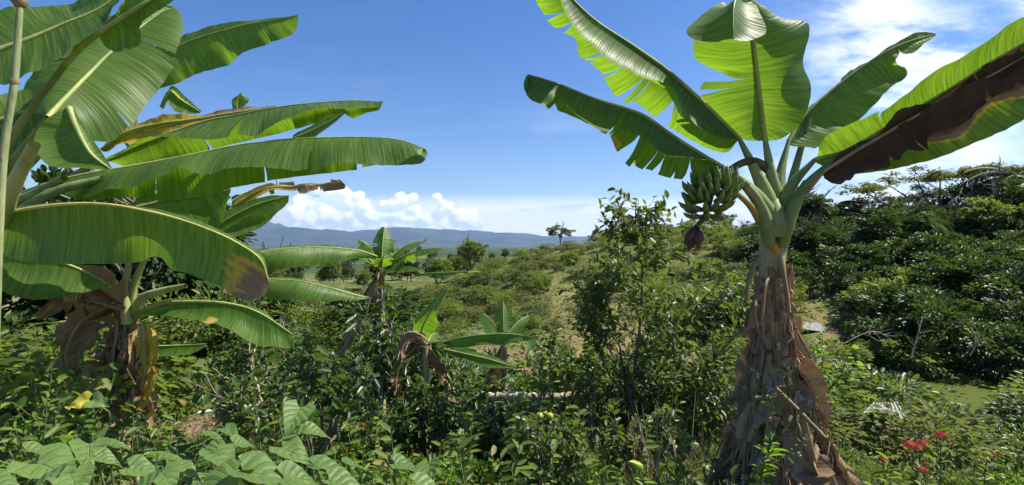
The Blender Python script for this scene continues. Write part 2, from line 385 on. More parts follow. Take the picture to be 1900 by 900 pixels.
# ------------------------------------------------------------------ banana leaf builder
def blade(mid, edges, seed=1, nt=90, nu=9, bulge=.03, wave=.012, wf=7, tears=0, tear_list=None, gap=.25, flutter=.03, dry=None, flip=None, ragged=.02, crumple=0.):
    """one leaf blade from its midrib and its edge curves (3-D polylines). Returns V, F, uv, dry"""
    rg = np.random.RandomState(seed)
    Vs, Fs, UV, DR, o = [], [], [], [], 0
    Lm = np.linalg.norm(np.diff(spline(mid, np.linspace(0, 1, 60)), axis=0), axis=1).sum()
    up_score = 0.; store = []
    for si, ed in enumerate(edges):
        if ed is None: continue
        sgn = 1 if si == 0 else -1
        cut = sorted(rg.uniform(.08, .97, tears)) if tear_list is None else sorted(tear_list[si])
        cut = [0]+list(cut)+[1]
        ph = rg.uniform(0, 6.28)
        tt = np.linspace(0, 1, 160); Mm = spline(mid, tt); Ee = spline(ed, tt)
        nrm = norm(np.cross(np.gradient(Mm, axis=0), Ee-Mm))*sgn
        for k in range(11): nrm[1:-1] = (nrm[:-2]+nrm[1:-1]*2+nrm[2:])/4
        nrm = norm(nrm)
        def S(t, u):
            t = np.clip(t, 0, 1)
            m_ = np.stack([np.interp(t, tt, Mm[:, q]) for q in range(3)], -1)
            e_ = np.stack([np.interp(t, tt, Ee[:, q]) for q in range(3)], -1)
            n_ = np.stack([np.interp(t, tt, nrm[:, q]) for q in range(3)], -1)
            wd = np.linalg.norm(e_-m_, axis=-1)
            rgd = 1-ragged*np.abs(fbm1(t*Lm, seed+5+si, 14, 3))
            p = m_+(e_-m_)*(u*rgd)[..., None]
            off = bulge*np.sin(np.pi*u)*np.minimum(wd/.25, 1)
            off = off+wave*u**1.3*(np.sin(t*Lm*wf*2.2+ph)+fbm1(t*Lm, seed+9+si, wf*1.1, 3))*np.minimum(wd/.12, 1)
            if crumple:
                off = off+crumple*(1.5*vnoise2(t*Lm*4, u*1.6+sgn, seed+si, 2, 1.)+.35*vnoise2(t*Lm*16, u*5+sgn, seed+3, 3, 1.))
            return p+n_*off[..., None], n_
        for a, b in zip(cut[:-1], cut[1:]):
            if b-a < .004: continue
            u0 = rg.choice([rg.uniform(.05, .3), rg.uniform(.4, .8)]) if len(cut) > 2 else 0
            n = max(3, int(nt*(b-a))+1)
            t = np.linspace(a, b, n)[:, None]; u_ = np.linspace(0, 1, nu)[None]
            t, u_ = np.broadcast_arrays(t, u_); t = t.copy(); u_ = u_.copy()
            g = ss(u0, 1, u_)*gap*rg.uniform(.15, 1.2)
            t2 = (a+b)/2+(t-(a+b)/2)*(1-(g if len(cut) > 2 else 0))
            uu = u_*(1-(rg.uniform(0, .12) if len(cut) > 2 else 0)*u_)
            p, n_ = S(t2, uu)
            if len(cut) > 2:
                p = p+n_*(rg.normal()*.8*flutter*ss(u0*.7, 1, u_)**1.2)[..., None]
                tw = rg.uniform(-1, 1)*flutter*.7
                p = p+n_*(((t-(a+b)/2)/(b-a))*tw*ss(u0, 1, u_))[..., None]
            i = np.arange(n-1)[:, None]*nu; j = np.arange(nu-1)[None]
            f = np.stack([i+j, i+nu+j, i+nu+j+1, i+j+1], -1).reshape(-1, 4)
            if sgn < 0: f = f[:, ::-1]
            Vs.append(p.reshape(-1, 3)); Fs.append(f+o); o += p.shape[0]*nu
            UV.append(np.stack([u_*2+si*7.3+seed, t*Lm], -1).reshape(-1, 2))
            DR.append((dry(t, u_, si) if callable(dry) else np.full(t.shape, float(dry or 0))).ravel())
    V = np.concatenate(Vs); Fc = np.concatenate(Fs)
    a, b, c = V[Fc[:, 0]], V[Fc[:, 1]], V[Fc[:, 2]]
    nz = np.cross(b-a, c-a)[:, 2].sum()
    if (nz < 0) != bool(flip): Fc = Fc[:, ::-1]
    return V, Fc, np.concatenate(UV), np.concatenate(DR)
def leaf_object(root, mid, edges, petiole=None, mr=.013, pr=.022, name='leaf', label=None, rib=None, **kw):
    V, Fc, UV, DR = blade(mid, edges, **kw)
    o = link(name, mesh(name, V, Fc, M_BAN, uv=UV, attr=DR), root)
    if label: o['label'] = label
    m_ = spline(mid, np.linspace(0, 1, 60)); r_ = mr*(1-np.linspace(0, 1, 60))**.8+.0018
    V, Fc = tube(m_, r_, 7)
    link('midrib', mesh('midrib', V, Fc, rib or M_MID), o)
    if petiole is not None:
        pp = spline(petiole, np.linspace(0, 1, 24)); q = np.linspace(0, 1, 24)
        V, Fc = tube(pp, pr*(1.35-.35*q)*(1-q)+mr*1.05*q+.004*(1-q), 9)
        link('petiole', mesh('petiole', V, Fc, M_PET if rib is None else rib), o)
    return o
def px3(pts, d=None, dd=None, mid=None):
    """pixel polyline -> 3-D. points (px,py,d); without d it is read off the midrib's depth plus dd, fading out at both ends"""
    return np.array([P(*p) for p in pts])
def tleaf(root, mid, A=None, B=None, dA=.15, dB=-.15, pet=None, **kw):
    """leaf traced by its midrib (px,py,depth) and two edge curves (px,py); each edge lies dA / dB metres behind / in front of the midrib"""
    m_ = np.array(mid, float); ts = np.linspace(0, 1, 60); mm = spline(m_[:, :2], ts)
    s = np.concatenate([[0], np.cumsum(np.linalg.norm(np.diff(m_[:, :2], axis=0), axis=1))]); s /= s[-1]
    dep = lambda t: np.interp(t, s, m_[:, 2])
    out = []
    for E, dd in ((A, dA), (B, dB)):
        if E is None: out.append(None); continue
        e = spline(np.array(E, float), ts)
        out.append(np.array([P(e[i, 0], e[i, 1], dep(t)+dd*math.sin(math.pi*min(1, max(0, t)))**.6) for i, t in enumerate(ts)]))
    M3 = np.array([P(*p) for p in mid])
    pet3 = None if pet is None else np.array([P(*p) for p in pet])
    return leaf_object(root, M3, out, pet3, **kw)

def dead_blade(root, name, pts, width, seed, fold=.5, face=None, **kw):
    """a hanging crumpled dead leaf: midrib polyline, half width, folded towards its back"""
    mid = np.array(pts, float); ts = np.linspace(0, 1, 30); mm = spline(mid, ts)
    tg = norm(np.gradient(mm, axis=0)); face = np.array(face, float) if face is not None else np.array((0, -1, .1))
    side = norm(np.cross(tg, face)); bk = norm(np.cross(side, tg))
    wd = width*np.minimum(1, (ts/.15+.15)**.7)*(1-ts**4*.75)*(1+.35*fbm1(ts, seed, 5, 2))
    A = mm+side*wd[:, None]*.9-bk*(wd*fold)[:, None]; B = mm-side*wd[:, None]*.9-bk*(wd*fold)[:, None]
    kw.setdefault('dry', .95); kw.setdefault('crumple', .035); kw.setdefault('wave', .02); kw.setdefault('bulge', .04); kw.setdefault('ragged', .2); kw.setdefault('tears', 4); kw.setdefault('gap', .25); kw.setdefault('flutter', .03)
    V, Fc, UV, DR = blade(mm, (A, B), seed=seed, nt=60, nu=12, **kw)
    o = link(name, mesh(name, V, Fc, M_BAN, uv=UV, attr=DR), root)
    V, Fc = tube(mm-norm(face)*0+side*0, np.linspace(.010, .003, len(mm)), 6); link('midrib', mesh('midrib', V, Fc, M_MIDD), o)
    return o

# ================================================================== RIGHT BANANA PLANT
rp = tag(empty('banana_plant', P(1438, 955, 3.0)), 'tall banana plant carrying a green bunch, its trunk skirted by dead brown leaves', 'banana plant')
tx, ty = P(1438, 450, 3.0)[:2]
st = np.array([P(1440, 965, 3.0), P(1440, 800, 3.0), P(1436, 650, 3.0), P(1430, 560, 3.0), P(1432, 490, 3.0), P(1437, 440, 3.0), P(1442, 405, 3.0), P(1441, 370, 3.01)])
q = np.linspace(0, 1, 70); c_ = spline(st, q)
r_ = np.interp(q, [0, .4, .62, .78, .86, .92, 1], [.12, .10, .085, .068, .076, .088, .05])
V, Fc = tube(c_, r_*(1+.03*fbm1(q, 3, 22, 2)), 20)
link('trunk', mesh('trunk', V, Fc, M_STEM), rp)
# overlapping petiole bases (sheaths) form the head of the stem
def sheath(pts, r, seed, mat=M_PET, name='petiole'):
    pp = spline(np.array([P(*p) for p in pts]), np.linspace(0, 1, 30)); qq = np.linspace(0, 1, 30)
    V, Fc = tube(pp, np.interp(qq, [0, .3, 1], r), 12)
    return link(name, mesh(name, V, Fc, mat), rp)
# R1 upper left leaf, folded over its midrib
tears1 = [[.33, .45, .475, .56, .63, .645, .80, .84], [.72]]
tleaf(rp, [(1372, 258, 2.95), (1310, 195, 2.88), (1240, 132, 2.8), (1175, 85, 2.72), (1110, 42, 2.65), (1062, -2, 2.6), (1015, -60, 2.55)],
      A=[(1374, 262), (1350, 287), (1300, 275), (1255, 248), (1215, 226), (1178, 198), (1140, 182), (1115, 150), (1072, 112), (1066, 70), (1040, 58), (1008, 28), (988, -12), (1000, -60)],
      B=[(1372, 262), (1345, 262), (1305, 248), (1268, 226), (1258, 196), (1242, 160), (1200, 146), (1148, 124), (1122, 118), (1098, 82), (1068, 45), (1042, 2), (1015, -58)],
      dA=.16, dB=-.22, pet=[(1432, 430, 2.98), (1424, 370, 2.96), (1398, 310, 2.95), (1372, 258, 2.95)], pr=.05, mr=.012, seed=3, tear_list=tears1, gap=.35, flutter=.035, bulge=.05, wave=.010)
# R2 lower left leaf
tleaf(rp, [(1338, 308, 2.85), (1285, 276, 2.8), (1240, 246, 2.75), (1198, 216, 2.7), (1160, 201, 2.65), (1100, 182, 2.6), (1035, 155, 2.55), (980, 138, 2.5)],
      A=[(1338, 314), (1310, 330), (1275, 336), (1230, 333), (1192, 324), (1165, 308), (1146, 288), (1128, 252), (1085, 232), (1035, 208), (1003, 178), (976, 158), (978, 140)],
      B=[(1337, 309), (1300, 306), (1258, 301), (1222, 292), (1192, 264), (1150, 250), (1108, 236), (1062, 210), (1016, 184), (985, 168), (978, 140)],
      dA=.14, dB=-.2, pet=[(1438, 425, 2.95), (1412, 375, 2.9), (1375, 335, 2.87), (1338, 308, 2.85)], pr=.05, mr=.011, seed=8,
      tear_list=[[.17, .22, .29, .33, .40, .44, .57, .60, .83], [.55, .84]], gap=.4, flutter=.03, bulge=.04, wave=.010,
      dry=lambda t, u, s: (.55*ss(.42, .48, t)*(1-ss(.52, .58, t))*ss(.6, .9, u) if s == 0 else 0*t))
# R3 upright central leaf, its tip folded over towards the viewer
tleaf(rp, [(1420, 262, 2.98), (1414, 215, 2.94), (1409, 170, 2.88), (1403, 118, 2.80), (1397, 70, 2.72), (1388, 22, 2.62), (1372, -6, 2.50), (1362, 8, 2.40), (1360, 40, 2.36), (1361, 72, 2.34)],
      A=[(1416, 262), (1372, 258), (1335, 225), (1298, 186), (1299, 162), (1322, 130), (1312, 124), (1284, 108), (1281, 72), (1315, 32), (1350, -2), (1318, 8), (1268, 52), (1280, 72), (1320, 76), (1360, 74)],
      B=[(1424, 262), (1452, 256), (1486, 230), (1506, 186), (1505, 160), (1490, 112), (1503, 62), (1498, 40), (1455, 34), (1415, 10), (1385, -4), (1402, 8), (1422, 48), (1422, 62), (1392, 74), (1363, 74)],
      dA=.08, dB=.08, pet=[(1446, 400, 3.0), (1432, 330, 2.98), (1420, 262, 2.98)], pr=.042, mr=.014, seed=12, tear_list=[[.27, .30], []], gap=.10, flutter=.01, bulge=.03, wave=.006, flip=False)
# R4 leaf leaning up right
tleaf(rp, [(1463, 262, 3.1), (1492, 215, 3.14), (1545, 166, 3.16), (1590, 132, 3.16), (1640, 98, 3.14), (1690, 76, 3.12), (1737, 64, 3.1)],
      A=[(1468, 284), (1492, 286), (1535, 272), (1580, 238), (1620, 204), (1655, 172), (1690, 132), (1672, 108), (1700, 104), (1726, 78), (1737, 66)],
      B=[(1463, 258), (1500, 202), (1548, 158), (1594, 124), (1642, 90), (1690, 70), (1737, 63)],
      dA=-.14, dB=.16, pet=[(1446, 400, 3.0), (1447, 330, 3.05), (1463, 262, 3.1)], pr=.04, mr=.011, seed=17, tear_list=[[.8], []], gap=.25, flutter=.05, bulge=.04, wave=.02)
# R5 long leaf to the right
tleaf(rp, [(1512, 296, 2.9), (1570, 280, 2.84), (1645, 236, 2.78), (1708, 197, 2.72), (1770, 160, 2.66), (1830, 120, 2.6), (1900, 80, 2.54), (1975, 40, 2.5)],
      A=[(1514, 302), (1560, 322), (1640, 318), (1700, 305), (1745, 291), (1795, 271), (1845, 252), (1900, 222), (1950, 175), (1975, 45)],
      B=[(1518, 288), (1522, 262), (1556, 240), (1612, 215), (1662, 184), (1705, 156), (1742, 130), (1792, 96), (1850, 56), (1905, 30), (1975, 28)],
      dA=-.12, dB=-.16, pet=[(1452, 420, 2.97), (1466, 350, 2.93), (1512, 296, 2.9)], pr=.045, mr=.012, seed=21, tear_list=[[], [.3]], gap=.05, flutter=.01, bulge=.04, wave=.010, flip=False,
      dry=lambda t, u, s: 0*t if s else 1.25*ss(.12, .2, t)*(1-ss(.92, 1, t))*(1-ss(.45, .80, u+.12*np.sin(t*23))))  # dead brown tissue, its shade painted in by going past full dryness
# R6 dead leaf hanging in front of it
tleaf(rp, [(1528, 318, 2.8), (1580, 285, 2.76), (1640, 250, 2.72), (1700, 215, 2.68), (1780, 172, 2.62), (1860, 128, 2.56), (1960, 70, 2.5)],
      A=[(1530, 330), (1550, 344), (1583, 342), (1592, 322), (1640, 318), (1676, 312), (1690, 296), (1718, 292), (1728, 250), (1790, 225), (1850, 190), (1905, 160), (1960, 90)],
      B=[(1530, 312), (1580, 280), (1640, 243), (1700, 208), (1780, 165), (1860, 120), (1960, 64)],
      dA=-.06, dB=.04, pet=[(1446, 455, 2.95), (1470, 390, 2.9), (1528, 318, 2.8)], pr=.03, mr=.009, seed=24, rib=M_MIDD, name='dead_leaf', label='dead brown leaf hanging under the long green one', dry=1.35, crumple=.035, wave=.02, bulge=.05, ragged=.18, tears=5, gap=.1, flutter=.02)  # dead leaf brown, darkened past full dryness to paint in its shade
# lower petioles and a yellowing one
sheath([(1448, 470, 2.97), (1462, 400, 2.92), (1500, 340, 2.85), (1560, 290, 2.82)], [.03, .034, .016], 1)
sheath([(1442, 470, 2.95), (1412, 415, 2.9), (1390, 380, 2.84), (1350, 344, 2.8)], [.03, .024, .012], 2, barkmat('petiole_yellow', (.25, .22, .06), (.42, .26, .05), 7, .2, .6))
sheath([(1455, 440, 3.06), (1464, 360, 3.1), (1482, 290, 3.14), (1502, 220, 3.14)], [.03, .028, .014], 3)
sheath([(1440, 440, 2.9), (1440, 400, 2.9), (1437, 372, 2.93)], [.05, .066, .03], 4)
sheath([(1428, 455, 2.92), (1420, 410, 2.88), (1405, 372, 2.87), (1385, 345, 2.86)], [.03, .042, .024], 5)
sheath([(1452, 455, 2.92), (1462, 410, 2.88), (1480, 370, 2.87), (1498, 338, 2.87)], [.03, .042, .024], 6)
# fruit stalk, bunch and bud
M_FRUIT = plain('banana_skin_green', (.13, .19, .045), .45); M_PED = barkmat('fruit_stalk', (.05, .04, .025), (.13, .12, .05), 10, .3)
M_BUD = plain('bud_maroon', (.055, .022, .03), .5, .5)
ped = [(1440, 330, 3.02), (1410, 303, 2.96), (1385, 300, 2.93), (1360, 312, 2.9), (1338, 332, 2.88), (1322, 355, 2.87), (1314, 385, 2.87), (1305, 405, 2.87), (1292, 420, 2.87)]
V, Fc = tube(spline(np.array([P(*p) for p in ped]), np.linspace(0, 1, 50)), np.linspace(.027, .012, 50), 9)
link('fruit_stalk', mesh('fruit_stalk', V, Fc, M_PED), rp)
bunch = bpy.data.objects.new('fruit_bunch', None); COL.objects.link(bunch); bunch.parent = rp
def finger(seed):
    s = np.linspace(0, 1, 13); L = .13
    a = s*1.25; c = np.stack([np.sin(a)*L/1.25*1.0, np.zeros(13), (1-np.cos(a))*L/1.25], 1)
    r = .0165*np.interp(s, [0, .08, .2, .5, .8, .93, 1], [.35, .55, .92, 1.05, .9, .45, .22])
    return tube(c, r, 6)
FV, FF = finger(0); FV = np.concatenate([FV, [[0, 0, 0]], [FV[-6:].mean(0)+[.004, 0, .008]]])
n0 = 12*6; FF = np.concatenate([FF, [[n0+k, n0+(k+1) % 6, len(FV)-1, len(FV)-1] for k in range(6)]])
FFt = np.array([[a, b, c, d] for a, b, c, d in FF if c != d]); tri = np.array([[a, b, c] for a, b, c, d in FF if c == d])
def finger_mesh():
    me = bpy.data.meshes.new('banana'); me.from_pydata(FV.tolist(), [], FFt.tolist()+tri.tolist()); me.materials.append(M_FRUIT)
    for p in me.polygons: p.use_smooth = True
    return me
fm = finger_mesh(); rg = np.random.RandomState(4)
stalk = spline(np.array([P(1330, 335, 2.88), P(1320, 358, 2.87), P(1313, 385, 2.87), P(1308, 400, 2.87)]), np.linspace(0, 1, 6))
fb = None
for h in range(6):
    nf = [12, 16, 16, 15, 13, 9][h]; rr0 = [.030, .045, .055, .055, .045, .03][h]; tl = [.35, .15, -.05, -.2, -.35, -.5][h]
    for k in range(nf):
        a = (k+.5*(h % 2))/nf*2*math.pi+rg.uniform(-.12, .12)
        o = bpy.data.objects.new('banana', fm); COL.objects.link(o); o.parent = bunch
        cz = stalk[h]
        pos = Vector((cz[0]+math.cos(a)*rr0, cz[1]+math.sin(a)*rr0, cz[2]+rg.uniform(-.008, .008)))
        o.location = pos-rp.location; o.rotation_euler = (rg.uniform(-.2, .2), -tl+rg.uniform(-.15, .15), a)
        sc_ = rg.uniform(.85, 1.12)*[.75, .95, 1, .95, .9, .75][h]; o.scale = (sc_*.92, sc_, sc_)
s = np.linspace(0, 1, 22); c_ = spline(np.array([P(1293, 420, 2.87), P(1286, 440, 2.87), P(1277, 466, 2.87)]), s)
r_ = .036*np.interp(s, [0, .1, .35, .7, .92, 1], [.35, .75, 1, .72, .25, .03]); V, Fc = tube(c_, r_, 12)
bud = link('flower_bud', mesh('flower_bud', V, Fc, M_BUD), rp)
for k, (x0, y0, x1, y1) in enumerate([(1296, 420, 1293, 462), (1286, 420, 1268, 455)]):
    mid = np.array([P(x0, y0, 2.84), P((x0+x1)/2+4, (y0+y1)/2, 2.81), P(x1, y1, 2.83)])
    A = mid+np.array((.028, .01, 0)); B = mid+np.array((-.024, .01, 0)); A[0] = B[0] = mid[0]; A[-1] = B[-1] = mid[-1]
    V, Fc, UV, DR = blade(mid, (A, B), seed=k, nt=20, nu=5, wave=.003, bulge=.01); link('bract', mesh('bract', V, Fc, M_BUD), bud)
# skirt of dead leaves down the trunk
def prof(z):     # outer radius of the skirt at height z (m above ground at the trunk)
    return float(np.interp(z, [-.05, .15, .45, .75, .95, 1.15, 1.45], [.44, .39, .28, .175, .125, .090, .075]))
rg = np.random.RandomState(9)
tz0 = 0.0
def skirt(az, z0, z1, wid, seed, out=1., name='dead_leaf', drift=.0, **kw):
    n = 7; zs = np.linspace(z0, z1, n); pts = []
    for k, z in enumerate(zs):
        f = k/(n-1); r = .09+(prof(z)*out-.09)*min(1, f*1.6+.1); a = az+drift*f
        pts.append((tx+math.sin(a)*r, ty-math.cos(a)*r, z))
    return dead_blade(rp, name, pts, wid, seed, face=(math.sin(az), -math.cos(az), .15), **kw)
for k in range(34):
    az = rg.uniform(-math.pi, math.pi) if k > 24 else -1.8+3.6*((k*.618) % 1)
    z0 = rg.uniform(.45, 1.2) if k % 3 else rg.uniform(.3, .75)
    skirt(az, z0, max(-.05, z0-rg.uniform(.4, .75)), rg.uniform(.08, .17), 100+k, out=rg.uniform(.6, 1.15), drift=rg.uniform(-.5, .5), crumple=rg.uniform(.018, .04), fold=rg.uniform(.1, .7))
skirt(1.35, 1.16, .82, .10, 301, out=1.5, fold=.3)
skirt(1.2, .60, -.05, .18, 302, out=1.2, fold=.4)
skirt(.8, .50, -.05, .22, 303, out=1.1, fold=.5)
skirt(-1.2, .50, -.02, .16, 304, out=1.05); skirt(-1.0, .95, .50, .12, 305, out=1.1); skirt(-1.5, 1.40, 1.05, .07, 306, out=1.7); skirt(.4, 1.42, 1.2, .05, 309, out=1.2); skirt(-.5, 1.40, 1.15, .05, 310, out=1.2)
skirt(.2, .95, .45, .13, 307, out=1.1, fold=.6); skirt(-.3, .7, .1, .15, 308, out=1.05)
for k, (az, z0, z1, w_) in enumerate([(0., 1.50, 1.22, .045), (.7, 1.48, 1.15, .05), (-.8, 1.46, 1.1, .05), (.25, 1.34, .95, .07), (-.45, 1.3, .9, .07), (1.3, 1.42, 1.05, .05), (-1.4, 1.36, .95, .07)]):
    skirt(az, z0, z1, w_, 330+k, out=1.0, fold=.5, crumple=.015, drift=.1)
def shreds(n, seed):
    rg = np.random.RandomState(seed); out = []
    for k in range(n):
        az = rg.uniform(-2.0, 2.0); z0 = rg.uniform(.25, 1.4); L = rg.uniform(.12, .4); m_ = 9; f = np.linspace(0, 1, m_); z = z0-L*f
        r = np.array([prof(q) for q in z])*rg.uniform(.95, 1.15)+.02*np.sin(f*rg.uniform(3, 9)+k); a = az+rg.uniform(-.25, .25)*f+.05*np.sin(f*6+k)
        c = np.stack([tx+np.sin(a)*r, ty-np.cos(a)*r, z], 1); w_ = rg.uniform(.004, .016)*(1-f*.8); tw = rg.uniform(-1, 1)+f*rg.uniform(-3, 3)
        sd = np.stack([np.cos(a)*np.cos(tw), np.sin(a)*np.cos(tw), np.sin(tw)*.6], 1)*w_[:, None]
        V = np.stack([c-sd, c+sd], 1).reshape(-1, 3); i = np.arange(m_-1)*2; out.append((V, np.stack([i, i+1, i+3, i+2], 1)))
    return cat(out)
for k in range(3): part_vf = shreds(45, 70+k); link('dry_shreds', mesh('dry_shreds', part_vf[0], part_vf[1], [M_DEADL, M_MIDD, M_DEADL][k]), rp)
def strap(pts, r, name='dried_petiole'):
    V, Fc = tube(spline(np.array([P(*p) for p in pts]), np.linspace(0, 1, 26)), np.interp(np.linspace(0, 1, 26), [0, .5, 1], r), 6)
    link(name, mesh(name, V, Fc, M_MIDD), rp)
strap([(1448, 476, 2.86), (1452, 500, 2.84), (1459, 540, 2.82), (1463, 580, 2.82)], [.02, .012, .014])
strap([(1410, 475, 2.88), (1396, 500, 2.84), (1388, 530, 2.82), (1385, 560, 2.82)], [.016, .012, .012])
strap([(1428, 512, 2.86), (1420, 530, 2.8), (1415, 570, 2.8), (1412, 605, 2.82)], [.008, .010, .010])
strap([(1404, 540, 2.86), (1401, 575, 2.8), (1405, 608, 2.8)], [.008, .010, .008])
strap([(1440, 720, 2.72), (1480, 760, 2.66), (1530, 812, 2.62)], [.010, .012, .010])

# ================================================================== LEFT BANANA PLANTS
M_PET2 = barkmat('petiole_yellow_green', (.20, .26, .08), (.36, .40, .16), 7, .12, .45)
lp = tag(empty('banana_plant', P(-170, 950, 2.9)), 'big banana plant reaching in with many long green leaves one above another', 'banana plant')
V, Fc = tube(spline(np.array([P(-170, 965, 2.9), P(-150, 700, 2.9), P(-90, 500, 2.9), P(-50, 400, 2.9)]), np.linspace(0, 1, 30)), np.linspace(.14, .09, 30), 16)
link('trunk', mesh('trunk', V, Fc, M_STEM), lp)
CR = (-50, 420, 2.9)
# bright middle blade pointing up
tleaf(lp, [(88, 218, 2.65), (125, 178, 2.78), (165, 137, 2.92), (206, 96, 3.06), (255, 55, 3.22), (300, 22, 3.36), (322, 14, 3.42)],
      B=[(92, 224), (128, 240), (165, 262), (188, 270), (222, 270), (247, 245), (272, 208), (302, 165), (327, 132), (341, 98), (346, 48), (336, 24), (322, 14)],
      A=[(84, 212), (50, 196), (58, 150), (92, 108), (132, 78), (180, 40), (240, 16), (322, 12)],
      dA=.0, dB=.0, pet=[CR, (10, 320, 2.75), (88, 218, 2.65)], seed=31, tear_list=[[.4], [.28, .62, .66]], gap=.06, flutter=.015, wave=.012, bulge=.03, mr=.012, pr=.03, rib=None, label='wide bright green leaf pointing up')
# L2 drooping blade of a high leaf, dark from below
tleaf(lp, [(120, 120, 2.45), (165, 75, 2.42), (215, 40, 2.4), (262, 10, 2.4), (310, -25, 2.45), (360, -70, 2.5)],
      A=[(118, 128), (150, 95), (180, 62), (192, 82), (216, 95), (240, 92), (258, 80), (262, 54), (292, 18), (325, -2), (360, -66)],
      B=[(118, 118), (160, 60), (215, 10), (260, -30), (310, -80), (360, -76)], dA=.06, dB=.1, pet=[CR, (20, 260, 2.6), (120, 120, 2.45)], seed=33, wave=.02, bulge=.05, pr=.02)
# L3 upper left blade
tleaf(lp, [(-70, 120, 2.3), (0, 92, 2.35), (60, 70, 2.4), (120, 44, 2.45), (180, 18, 2.5), (240, -25, 2.55)],
      A=[(-70, 125), (-10, 150), (50, 148), (95, 128), (135, 92), (190, 45), (240, -22)], B=[(-70, 110), (0, 30), (60, 18), (130, -5), (200, -30), (240, -28)], dA=-.12, dB=.14, seed=34, wave=.02, bulge=.01)
# L4 dark blade to the upper right
tleaf(lp, [(150, 215, 3.5), (210, 160, 3.55), (280, 112, 3.6), (345, 80, 3.6), (400, 61, 3.58), (455, 46, 3.56), (500, 38, 3.54), (552, 29, 3.5)],
      A=[(155, 225), (215, 205), (262, 182), (310, 160), (342, 148), (400, 128), (450, 104), (500, 80), (541, 64), (553, 45), (552, 30)],
      B=[(148, 210), (205, 140), (275, 92), (332, 72), (345, 62), (400, 48), (452, 39), (502, 35), (552, 27)], dA=-.02, dB=.04, pet=[CR, (40, 320, 3.2), (150, 215, 3.5)], seed=36, wave=.014, bulge=.0, mr=.010, pr=.028)
# L5 yellow blade
tleaf(lp, [(190, 278, 3.25), (240, 245, 3.25), (300, 230, 3.25), (360, 222, 3.25), (430, 210, 3.25), (512, 198, 3.25)],
      A=[(190, 282), (225, 271), (290, 256), (350, 238), (410, 224), (450, 216), (512, 200)], B=[(190, 272), (240, 228), (300, 214), (350, 212), (430, 204), (470, 196), (512, 196)],
      dA=-.12, dB=.06, seed=41, dry=lambda t, u, s: .42+.45*ss(.55, .8, t)+.12*(u > .7), wave=.02, bulge=.04, ragged=.10, label='yellow dying leaf with a brown tip')
# L6 long blade
tleaf(lp, [(196, 298, 3.0), (250, 272, 3.0), (315, 248, 3.0), (380, 226, 2.98), (440, 214, 2.96), (520, 199, 2.93), (600, 190, 2.9), (660, 187, 2.88), (711, 189, 2.86)],
      B=[(198, 302), (258, 276), (320, 264), (385, 271), (422, 266), (442, 255), (476, 254), (502, 236), (550, 221), (602, 212), (636, 211), (672, 207), (710, 205), (711, 190)],
      A=[(200, 300), (235, 312), (300, 302), (395, 282), (478, 263), (530, 250), (580, 235), (622, 216), (640, 210), (655, 223), (684, 211), (708, 205), (711, 190)],
      dA=.04, dB=-.26, pet=[CR, (60, 360, 2.96), (196, 298, 3.0)], seed=43, tear_list=[[.34, .66], [.52]], gap=.05, flutter=.02, wave=.012, bulge=.008, wf=6, mr=.010, pr=.03)
# L7 longest blade
tleaf(lp, [(78, 345, 2.62), (150, 326, 2.62), (250, 308, 2.64), (350, 289, 2.66), (425, 273, 2.68), (480, 265, 2.68), (550, 258, 2.68), (650, 255, 2.66), (720, 257, 2.64), (756, 264, 2.62), (790, 277, 2.6)],
      B=[(78, 347), (140, 352), (190, 351), (240, 331), (300, 321), (378, 323), (430, 313), (456, 317), (496, 312), (560, 316), (600, 303), (660, 294), (720, 296), (745, 303), (784, 300), (790, 279)],
      A=[(78, 350), (150, 376), (245, 374), (300, 376), (400, 360), (450, 346), (550, 331), (625, 322), (680, 315), (725, 300), (762, 300), (785, 296), (790, 279)],
      dA=.03, dB=-.28, pet=[CR, (0, 380, 2.78), (78, 345, 2.62)], seed=47, tear_list=[[.28, .55, .8], [.41, .70]], gap=.05, flutter=.02, wave=.014, bulge=.02, wf=8, mr=.010, pr=.032, label='longest leaf, stretched out level with its near half lit')
# L8, L9 blades below it
tleaf(lp, [(200, 400, 3.05), (260, 384, 3.05), (310, 372, 3.05), (365, 366, 3.05), (428, 352, 3.05)], A=[(200, 408), (290, 425), (360, 436), (402, 425), (428, 356)], B=[(200, 396), (260, 372), (310, 358), (365, 350), (428, 350)], dA=-.1, dB=.1, seed=51, wave=.01)
tleaf(lp, [(330, 468, 3.3), (392, 430, 3.3), (432, 402, 3.3), (482, 378, 3.3), (536, 364, 3.3)], A=[(335, 470), (400, 446), (442, 442), (500, 404), (532, 380), (536, 366)], B=[(330, 460), (400, 400), (440, 380), (490, 366), (536, 362)], dA=-.14, dB=.1, seed=52, wave=.01, bulge=.03, label='short bright leaf against the clouds')
# L10 big shaded arching blade with rotting tip
tleaf(lp, [(-60, 408, 2.2), (0, 397, 2.18), (90, 382, 2.15), (180, 378, 2.12), (260, 389, 2.1), (330, 406, 2.08), (400, 431, 2.06), (450, 456, 2.05), (484, 482, 2.05), (497, 518, 2.06)],
      A=[(-60, 430), (0, 470), (60, 487), (150, 490), (240, 489), (290, 478), (318, 500), (355, 508), (405, 528), (442, 552), (470, 556), (494, 546), (497, 520)],
      B=[(-60, 404), (0, 390), (90, 378), (180, 374), (262, 384), (335, 400), (404, 424), (456, 450), (490, 478), (498, 518)],
      dA=.02, dB=.05, pet=[(-80, 440, 2.6), (-60, 408, 2.2)], seed=57, wave=.010, bulge=.012, wf=4, mr=.007, rib=barkmat('midrib_yellow', (.42, .42, .10), (.60, .56, .20), 9, .15, .5),
      dry=lambda t, u, s: (.75*ss(.74, .93, t)*ss(-.15, .5, u) if s == 0 else .3*ss(.85, 1, t)), label='big shaded leaf arching over with a rotting yellow and brown tip')
